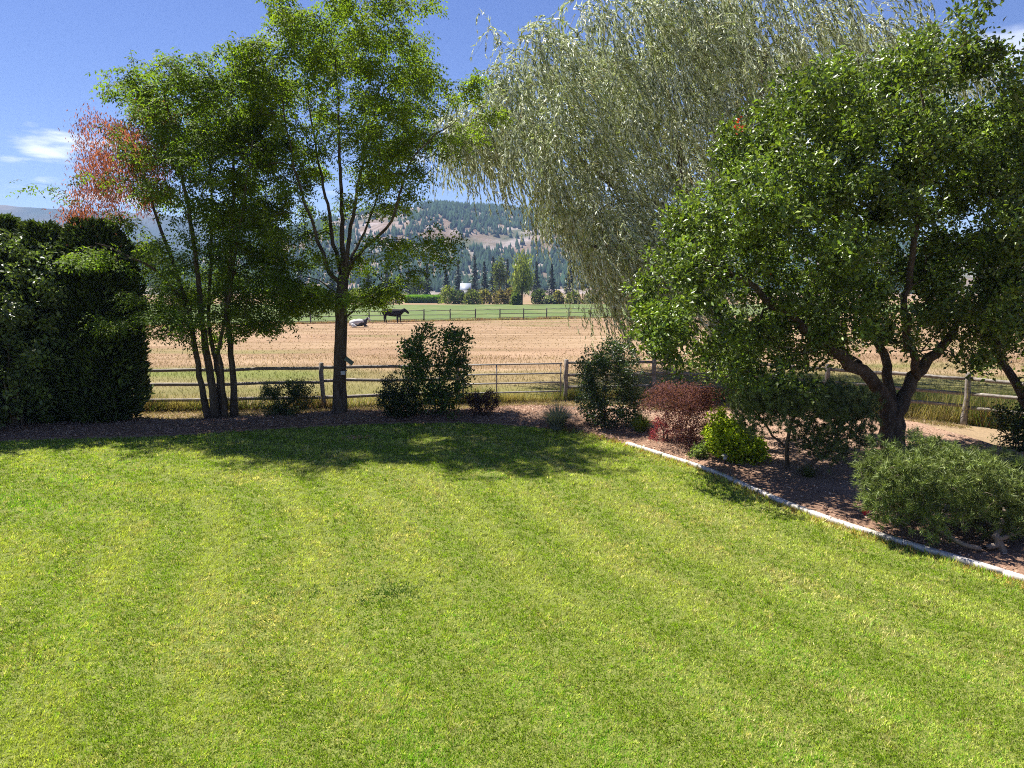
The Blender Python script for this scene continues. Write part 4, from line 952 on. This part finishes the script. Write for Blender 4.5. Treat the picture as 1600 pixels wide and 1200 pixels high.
def far_tree(label, px, py, top, D, wpx, colr=(.06, .09, .025), name='poplar_tree', n=1500, ls=.7, weep=False):
    x = at(px, py, D).x; H = at(px, top, D).z; R = wpx / F * D
    root = thing(name, label, 'tree', (x, D, 0), 'dark trees behind the hedgerow')
    V, T = tubes([([(x, D, -.2), (x + .2, D, H * .4), (x, D, H * .85)], [H * .025, H * .015, .04])], 6); mk('trunk', V, T, M_bark, root)
    k = 34; ct = norm(rng.normal(size=(k, 3))) * rng.random((k, 1)) ** .4 * [R * .75, R * .75, H * .36] + [x, D, H * .58]
    j = rng.integers(0, k, n); pos = ct[j] + rng.normal(size=(n, 3)) * [R * .22, R * .22, H * .07]; pos[:, 2] = np.maximum(pos[:, 2], H * .08)
    ax = norm(rng.normal(size=(n, 3)) * (.3 if weep else 1) + ([.15, 0, -1.2] if weep else [0, 0, .2]))
    cl = (1 + .25 * rng.normal(size=k)).clip(.5, 1.6)[j]
    V, T, C = leaf_quads(pos, ax, rng.normal(size=(n, 3)), (ls * (.7 + .7 * rng.random(n))) * (1.6 if weep else 1), ls * .45, tint(colr, n, .25, .3, cl), .1)
    mk('crown', V, T, M_leaf, root, C, kind='stuff')
YG, OL, RU, DK = (.15, .19, .045), (.10, .125, .04), (.135, .115, .05), (.05, .075, .03)
for label, px, w, h, c in [
    ('olive hedgerow bush seen left of the tall locust trunk', 500, 18, 22, OL), ('yellow green hedgerow bush just right of the locust trunk', 560, 20, 22, YG),
    ('olive hedgerow bush behind the black cow', 612, 18, 18, OL), ('tall yellow green hedgerow bush at the right end of the crop rows', 700, 15, 27, YG),
    ('dark hedgerow bush below the pale house roof, left one', 716, 15, 20, DK), ('olive hedgerow bush below the pale house roof, right one', 738, 14, 21, OL),
    ('golden tinged hedgerow bush right of the house roof', 757, 13, 22, (.17, .165, .05)), ('rusty brown hedgerow bush left of the small weeping tree', 782, 14, 22, RU),
    ('rusty olive hedgerow bush touching the small weeping tree', 800, 12, 24, (.16, .13, .06)), ('dark hedgerow bush right of the small weeping tree', 843, 14, 22, DK),
    ('grey green low hedgerow bush near the willow tips', 858, 10, 12, (.15, .18, .13)), ('golden hedgerow bush close to the willow tips', 872, 9, 18, (.18, .17, .05)),
    ('green hedgerow bush partly behind the willow strands', 895, 14, 18, OL), ('dark hedgerow bush behind the willow strands', 925, 16, 20, DK), ('olive hedgerow bush deep behind the willow strands', 958, 16, 20, OL)]:
    far_bush(label, px, 475.5 + rng.uniform(-.8, 0), w, h, c)
far_bush('dark bright topped bush at the foot of the small weeping tree', 806, 476.5, 8, 17, (.09, .13, .03))
n = 26000; u = rng.random(n); pa, pb = ground(632, 473.5), ground(692, 473.5); row = rng.integers(0, 9, n)
B = np.stack([pa.x + (pb.x - pa.x) * u, pa.y + row * 1.1 + rng.normal(size=n) * .15, np.zeros(n)], 1); z0 = rng.random(n) * 1.7; B[:, 2] = z0
a = rng.random(n) * 6.28; D_ = norm(np.stack([np.cos(a), np.sin(a), .9 + .5 * rng.random(n)], 1))
V, T, C = blades(B, B + D_ * .9, .16, tint((.12, .25, .02), n, .2, .25))
tag(mk('crop_rows', V, T, M_leaf, None, C), 'block of bright green crop rows at the far field edge', 'crop', kind='stuff')
for label, px, top, D, w in [
    ('dark conifer left of the pale house, tallest there', 668, 412, 235, 12), ('dark conifer just left of the pale house roof', 697, 420, 240, 11), ('slim dark conifer behind the pale house roof', 716, 405, 275, 10),
    ('dark conifer right above the pale house roof', 742, 398, 270, 11), ('dark conifer second right of the pale house', 757, 408, 262, 10), ('dark conifer third right of the pale house', 771, 400, 268, 11),
    ('dark conifer behind the small weeping tree, left side', 793, 404, 262, 10), ('dark conifer behind the small weeping tree, right side', 838, 408, 262, 12), ('dark conifer seen through the willow edge', 862, 412, 258, 12),
    ('dark conifer behind the willow strands', 890, 405, 262, 13), ('dark conifer behind the tall locust trunk', 520, 415, 250, 13), ('dark conifer right of the tall locust trunk', 575, 418, 250, 12),
    ('dark conifer over the black cow, left one', 605, 414, 255, 12), ('dark conifer over the black cow, right one', 640, 420, 250, 11), ('dark conifer seen between the two locust trees', 470, 412, 255, 14)]:
    far_conifer(label, px, 462, top, D, w)
far_tree('loose green deciduous tree right of the pale house', 780, 470, 404, 215, 12, (.09, .12, .03))
far_tree('small pale weeping tree standing at the far field edge', 815, 474, 393, 168, 20, (.20, .24, .08), 'weeping_tree', 2600, .55, True)
far_tree('dark rounded tree between hedgerow and conifers left of house', 655, 470, 428, 220, 16, (.05, .08, .03))
far_tree('rounded tree behind the stems of the left locust', 250, 470, 425, 225, 30, (.05, .08, .03))
far_tree('dark rounded tree far left behind the five stemmed locust', 390, 470, 420, 225, 30, (.05, .08, .03))
far_tree('rounded green tree behind the willow strands', 960, 470, 425, 210, 24, (.07, .10, .03))
# pale house between the trees
D = 205.0; hx = at(727, 450, D).x
house = thing('farm_house', 'pale house with light grey roof half hidden by far trees', 'house', (hx, D, 0))
M_wall = surf_mat('pale_siding', [(.3, (.36, .37, .40)), (.7, (.45, .46, .48))], 2, 4, .8, .1)
M_roof = surf_mat('pale_metal_roof', [(.3, (.22, .25, .31)), (.7, (.28, .31, .36))], 1, 4, .5, .1)
def box(name, c, s, mat, par):
    c, s = np.array(c, float), np.array(s, float) / 2
    V = [c + s * [i, j, k] for i in (-1, 1) for j in (-1, 1) for k in (-1, 1)]
    return mk(name, V, [[0, 1, 3, 2], [4, 6, 7, 5], [0, 4, 5, 1], [2, 3, 7, 6], [0, 2, 6, 4], [1, 5, 7, 3]], mat, par)
w, dp, h, rh = 2.7, 4.6, 3.7, 1.9
wall = box('wall', (hx, D + dp / 2, h / 2 - .1), (w, dp, h + .2), M_wall, house)
V = [(hx - w / 2 - .3, D - .4, h - .1), (hx + w / 2 + .3, D - .4, h - .1), (hx + w / 2 + .3, D + dp / 2, h + rh), (hx - w / 2 - .3, D + dp / 2, h + rh), (hx - w / 2 - .3, D + dp + .4, h - .1), (hx + w / 2 + .3, D + dp + .4, h - .1)]
V = V + [(a, b_, c - .15) for a, b_, c in V]
roof = mk('roof', V, [[0, 1, 2, 3], [3, 2, 5, 4], [6, 9, 8, 7], [9, 10, 11, 8], [0, 6, 7, 1], [4, 5, 11, 10], [0, 3, 9, 6], [3, 4, 10, 9], [1, 7, 8, 2], [2, 8, 11, 5]], M_roof, house)
box('chimney', (hx - 1.0, D + dp / 2 + .5, h + rh - .1), (.4, .4, 1.2), M_wall, roof)
M_glass = surf_mat('dark_window', [(.3, (.02, .025, .03)), (.7, (.04, .05, .06))], 2, 2, .15, .02, spec=.6)
for q in (-1.1, 1.1):
    wdw = box('window', (hx + q, D - .03, 2.6), (1.1, .08, 1.2), M_wall, house); box('pane', (hx + q, D - .075, 2.6), (.9, .03, 1.0), M_glass, wdw)

# ------------------------------------------------------------------ cattle
def skin_body(name, verts, edges, rads, mat, parent, sub=2):
    """one continuous body: tapered limbs along the skeleton fused by a voxel remesh and smoothed"""
    paths = []
    for a, b in edges:
        u = np.linspace(0, 1, 7)[:, None]; P = np.array(verts[a]) * (1 - u) + np.array(verts[b]) * u
        R_ = (rads[a] * (1 - u) + rads[b] * u).ravel(); d = norm((P[-1] - P[0])[None])[0]
        P = np.concatenate([P[:1] - d * R_[0] * .75, P[:1] - d * R_[0] * .4, P, P[-1:] + d * R_[-1] * .4, P[-1:] + d * R_[-1] * .75]); R_ = np.r_[R_[0] * .5, R_[0] * .88, R_, R_[-1] * .88, R_[-1] * .5]
        paths.append((P, R_))
    V, T = tubes(paths, 12); me = bpy.data.meshes.new(name); me.from_pydata(V.tolist(), [], T.tolist())
    ob = bpy.data.objects.new(name, me); COL.objects.link(ob)
    rm = ob.modifiers.new('r', 'REMESH'); rm.mode = 'VOXEL'; rm.voxel_size = .035; rm.use_smooth_shade = True
    sm = ob.modifiers.new('s', 'SMOOTH'); sm.factor = .5; sm.iterations = 6
    dg = bpy.context.evaluated_depsgraph_get(); m2 = bpy.data.meshes.new_from_object(ob.evaluated_get(dg))
    bpy.data.objects.remove(ob); m2.name = name; m2.materials.clear(); m2.materials.append(mat)
    o = bpy.data.objects.new(name, m2); COL.objects.link(o); o.parent = parent; return o
M_black = surf_mat('black_hide', [(.3, (.007, .006, .006)), (.7, (.018, .013, .012))], 3, 4, .8, .15, 30, spec=.12)
m_, t_, p_, o_ = mat_new('patched_hide')
tcn = N(t_, 'ShaderNodeTexCoord'); nz = N(t_, 'ShaderNodeTexNoise'); nz.inputs['Scale'].default_value = 1.1; nz.inputs['Detail'].default_value = 2
t_.links.new(tcn.outputs['Object'], nz.inputs['Vector'])
rr = ramp(t_, nz.outputs[0], [(0, (.5, .48, .45)), (.50, (.5, .48, .45)), (.53, (.02, .018, .018)), (1, (.02, .018, .018))]); t_.links.new(rr, p_.inputs['Base Color']); p_.inputs['Roughness'].default_value = .7
M_patch = m_
def cow_ears(root, pts, mat):
    for p, q in pts:
        p, q = np.array(p), np.array(q); L = np.linalg.norm(q - p)
        V, T = tubes([(np.stack([p, p * .5 + q * .5, q]) + np.array(root.location), [.03, .055, .01])], 6); mk('ear', V, T, mat, root, smooth=True)
cb = ground(614, 505)
cow = thing('cow', 'black cow standing side on in the dry pasture', 'cow', (cb.x, cb.y, 0)); cow.rotation_euler = (0, 0, 0)
vs = [(-.88, 0, 1.22), (-.3, 0, 1.16), (.25, 0, 1.12), (.72, 0, 1.16), (1.02, 0, 1.30), (1.28, 0, 1.44), (1.50, 0, 1.30), (1.70, 0, 1.10),
      (-.86, .2, .90), (-1.0, .24, .52), (-.92, .24, .06), (-.80, -.2, .90), (-.74, -.24, .52), (-.62, -.24, .06),
      (.74, .2, .78), (.80, .21, .42), (.84, .21, .05), (.60, -.2, .78), (.54, -.21, .42), (.54, -.21, .05), (-1.20, 0, 1.34), (-1.36, 0, 1.16), (-1.40, 0, .80), (1.24, .0, 1.56)]
es = [(0, 1), (1, 2), (2, 3), (3, 4), (4, 5), (5, 6), (6, 7), (0, 8), (8, 9), (9, 10), (0, 11), (11, 12), (12, 13), (3, 14), (14, 15), (15, 16), (3, 17), (17, 18), (18, 19), (0, 20), (20, 21), (21, 22), (5, 23)]
rd = [.34, .40, .42, .37, .24, .18, .15, .12, .18, .08, .06, .18, .08, .06, .12, .07, .055, .12, .07, .055, .05, .03, .04, .10]
skin_body('body', vs, es, rd, M_black, cow)
cow_ears(cow, [((1.25, .12, 1.45), (1.2, .34, 1.5)), ((1.25, -.12, 1.45), (1.2, -.34, 1.5))], M_black)
cl_ = ground(561, 511)
cow2 = thing('cow', 'white and black patched cow lying down left of the standing cow', 'cow', (cl_.x, cl_.y, 0)); cow2.rotation_euler = (0, 0, .25); cow2.scale = (.85, .85, .85)
vs = [(-.75, 0, .42), (-.25, 0, .5), (.25, 0, .52), (.62, 0, .58), (.85, 0, .82), (1.02, 0, .98), (1.18, 0, .88), (1.32, 0, .74),
      (-.7, -.38, .25), (-.35, -.55, .14), (-.75, -.6, .09), (.6, -.25, .28), (.88, -.3, .12), (.55, -.34, .08), (.6, .25, .28), (.95, .25, .1), (-.7, .38, .25), (-.35, .5, .12), (-1.0, .1, .35), (-1.12, .15, .1)]
es = [(0, 1), (1, 2), (2, 3), (3, 4), (4, 5), (5, 6), (6, 7), (0, 8), (8, 9), (9, 10), (3, 11), (11, 12), (12, 13), (3, 14), (14, 15), (0, 16), (16, 17), (0, 18), (18, 19)]
rd = [.40, .44, .43, .36, .2, .15, .12, .09, .2, .1, .06, .14, .08, .06, .14, .07, .2, .1, .05, .03]
skin_body('body', vs, es, rd, M_patch, cow2)
cow_ears(cow2, [((.98, .1, 1.08), (.93, .3, 1.1)), ((.98, -.1, 1.08), (.93, -.3, 1.1))], M_black)

# ------------------------------------------------------------------ small things
def obox(name, c, s, rot, mat, par=None, bev=.0):
    bm = bmesh.new(); bmesh.ops.create_cube(bm, size=1); bmesh.ops.scale(bm, vec=s, verts=bm.verts)
    if bev: bmesh.ops.bevel(bm, geom=bm.edges[:], offset=bev, segments=2, affect='EDGES')
    me = bpy.data.meshes.new(name); bm.to_mesh(me); bm.free(); me.materials.append(mat)
    o = bpy.data.objects.new(name, me); COL.objects.link(o); o.location = c; o.rotation_euler = rot
    if par: o.parent = par; o.location = Vector(c) - par.location
    return o
M_board = surf_mat('grey_green_board', [(.3, (.09, .12, .10)), (.7, (.16, .19, .16))], 8, 4, .7, .2)
M_box = surf_mat('pale_box', [(.3, (.42, .43, .47)), (.7, (.56, .57, .60))], 8, 4, .6, .1)
M_dark = surf_mat('dark_plastic', [(.3, (.02, .02, .022)), (.7, (.045, .045, .05))], 8, 4, .5, .1)
p = at(545.5, 564, DA - .12)
o = obox('hanging_board', p, (.27, .02, .13), (0.15, math.radians(38), 0), M_board, None, .004); tag(o, 'small tilted grey green board fixed to right side of locust trunk', 'board')
p = at(536, 582.5, DA - .2)
bxr = thing('trunk_box', 'tiny pale box with dark lid strapped to the locust trunk', 'box', p)
obox('box_body', p, (.12, .09, .11), (0, 0, .1), M_box, bxr, .008); obox('lid', p + Vector((.03, 0, .07)), (.16, .11, .025), (0, .12, .1), M_dark, bxr, .004)
# path light in the bed
p = ground(1132, 731); pl = thing('path_light', 'small capped grey garden light stuck in the mulch by the kerb', 'lamp', (p.x, p.y, .02))
V, T = pole_mesh((p.x, p.y, 0), (p.x, p.y, .24), .013, .013, 8, 2, 0, False); mk('stake', V, T, M_dark, pl, smooth=True)
V, T = tubes([([(p.x, p.y, .18), (p.x, p.y, .20), (p.x, p.y, .245)], [.034, .04, .04])], 12); mk('lens', V, T, M_box, pl, smooth=True)
V, T = tubes([([(p.x, p.y, .246), (p.x, p.y, .256), (p.x, p.y, .275), (p.x, p.y, .292)], [.07, .072, .045, .01])], 14); mk('cap', V, T, M_steel, pl, smooth=True)
# red marker
p = ground(1352, 812); mk_r = thing('marker_flag', 'small bright red marker on a short stake under the mugo pine', 'marker', (p.x, p.y, .02))
M_red = surf_mat('red_plastic', [(.3, (.55, .02, .05)), (.7, (.75, .05, .09))], 8, 3, .5, .1)
V, T = pole_mesh((p.x, p.y, 0), (p.x, p.y, .2), .006, .006, 6, 2, 0, False); mk('stake', V, T, M_red, mk_r)
V = [(p.x - .045, p.y, .19), (p.x + .03, p.y - .03, .19), (p.x + .045, p.y - .01, .12), (p.x - .01, p.y + .01, .06), (p.x - .05, p.y + .01, .11)]
V = V + [(a, b_ + .006, c) for a, b_, c in V]
mk('flag', V, [[0, 1, 2], [0, 2, 3], [0, 3, 4], [5, 7, 6], [5, 8, 7], [5, 9, 8]] + [x for k in range(5) for x in ([k, (k + 1) % 5, (k + 1) % 5 + 5], [k, (k + 1) % 5 + 5, k + 5])], M_red, mk_r)
# a withered twig of leaves lying on the lawn
p = ground(555, 686); n = 34; pos = np.array([p.x, p.y, .05]) + rng.normal(size=(n, 3)) * [.13, .09, .012]
V, T, C = leaf_quads(pos, rng.normal(size=(n, 3)) * [1, 1, .3], rng.normal(size=(n, 3)) * .4 + [0, 0, 1], .09, .04, tint((.50, .33, .19), n, .15, .2))
tag(mk('fallen_leaves', V, T, M_dry, None, C), 'few pale dry leaves fallen on the shaded lawn edge', 'leaves', kind='stuff')

# ------------------------------------------------------------------ the air
m_, t_, p_, o_ = mat_new('air'); t_.nodes.remove(p_)
pv = N(t_, 'ShaderNodeVolumePrincipled'); pv.inputs['Color'].default_value = (.42, .60, 1, 1); pv.inputs['Density'].default_value = 0.0002
pv.inputs['Anisotropy'].default_value = 0.0; t_.links.new(pv.outputs[0], o_.inputs['Volume'])
hz = box('haze', (0, 1250, 166), (7600, 3000, 336), m_, None); hz['kind'] = 'stuff'
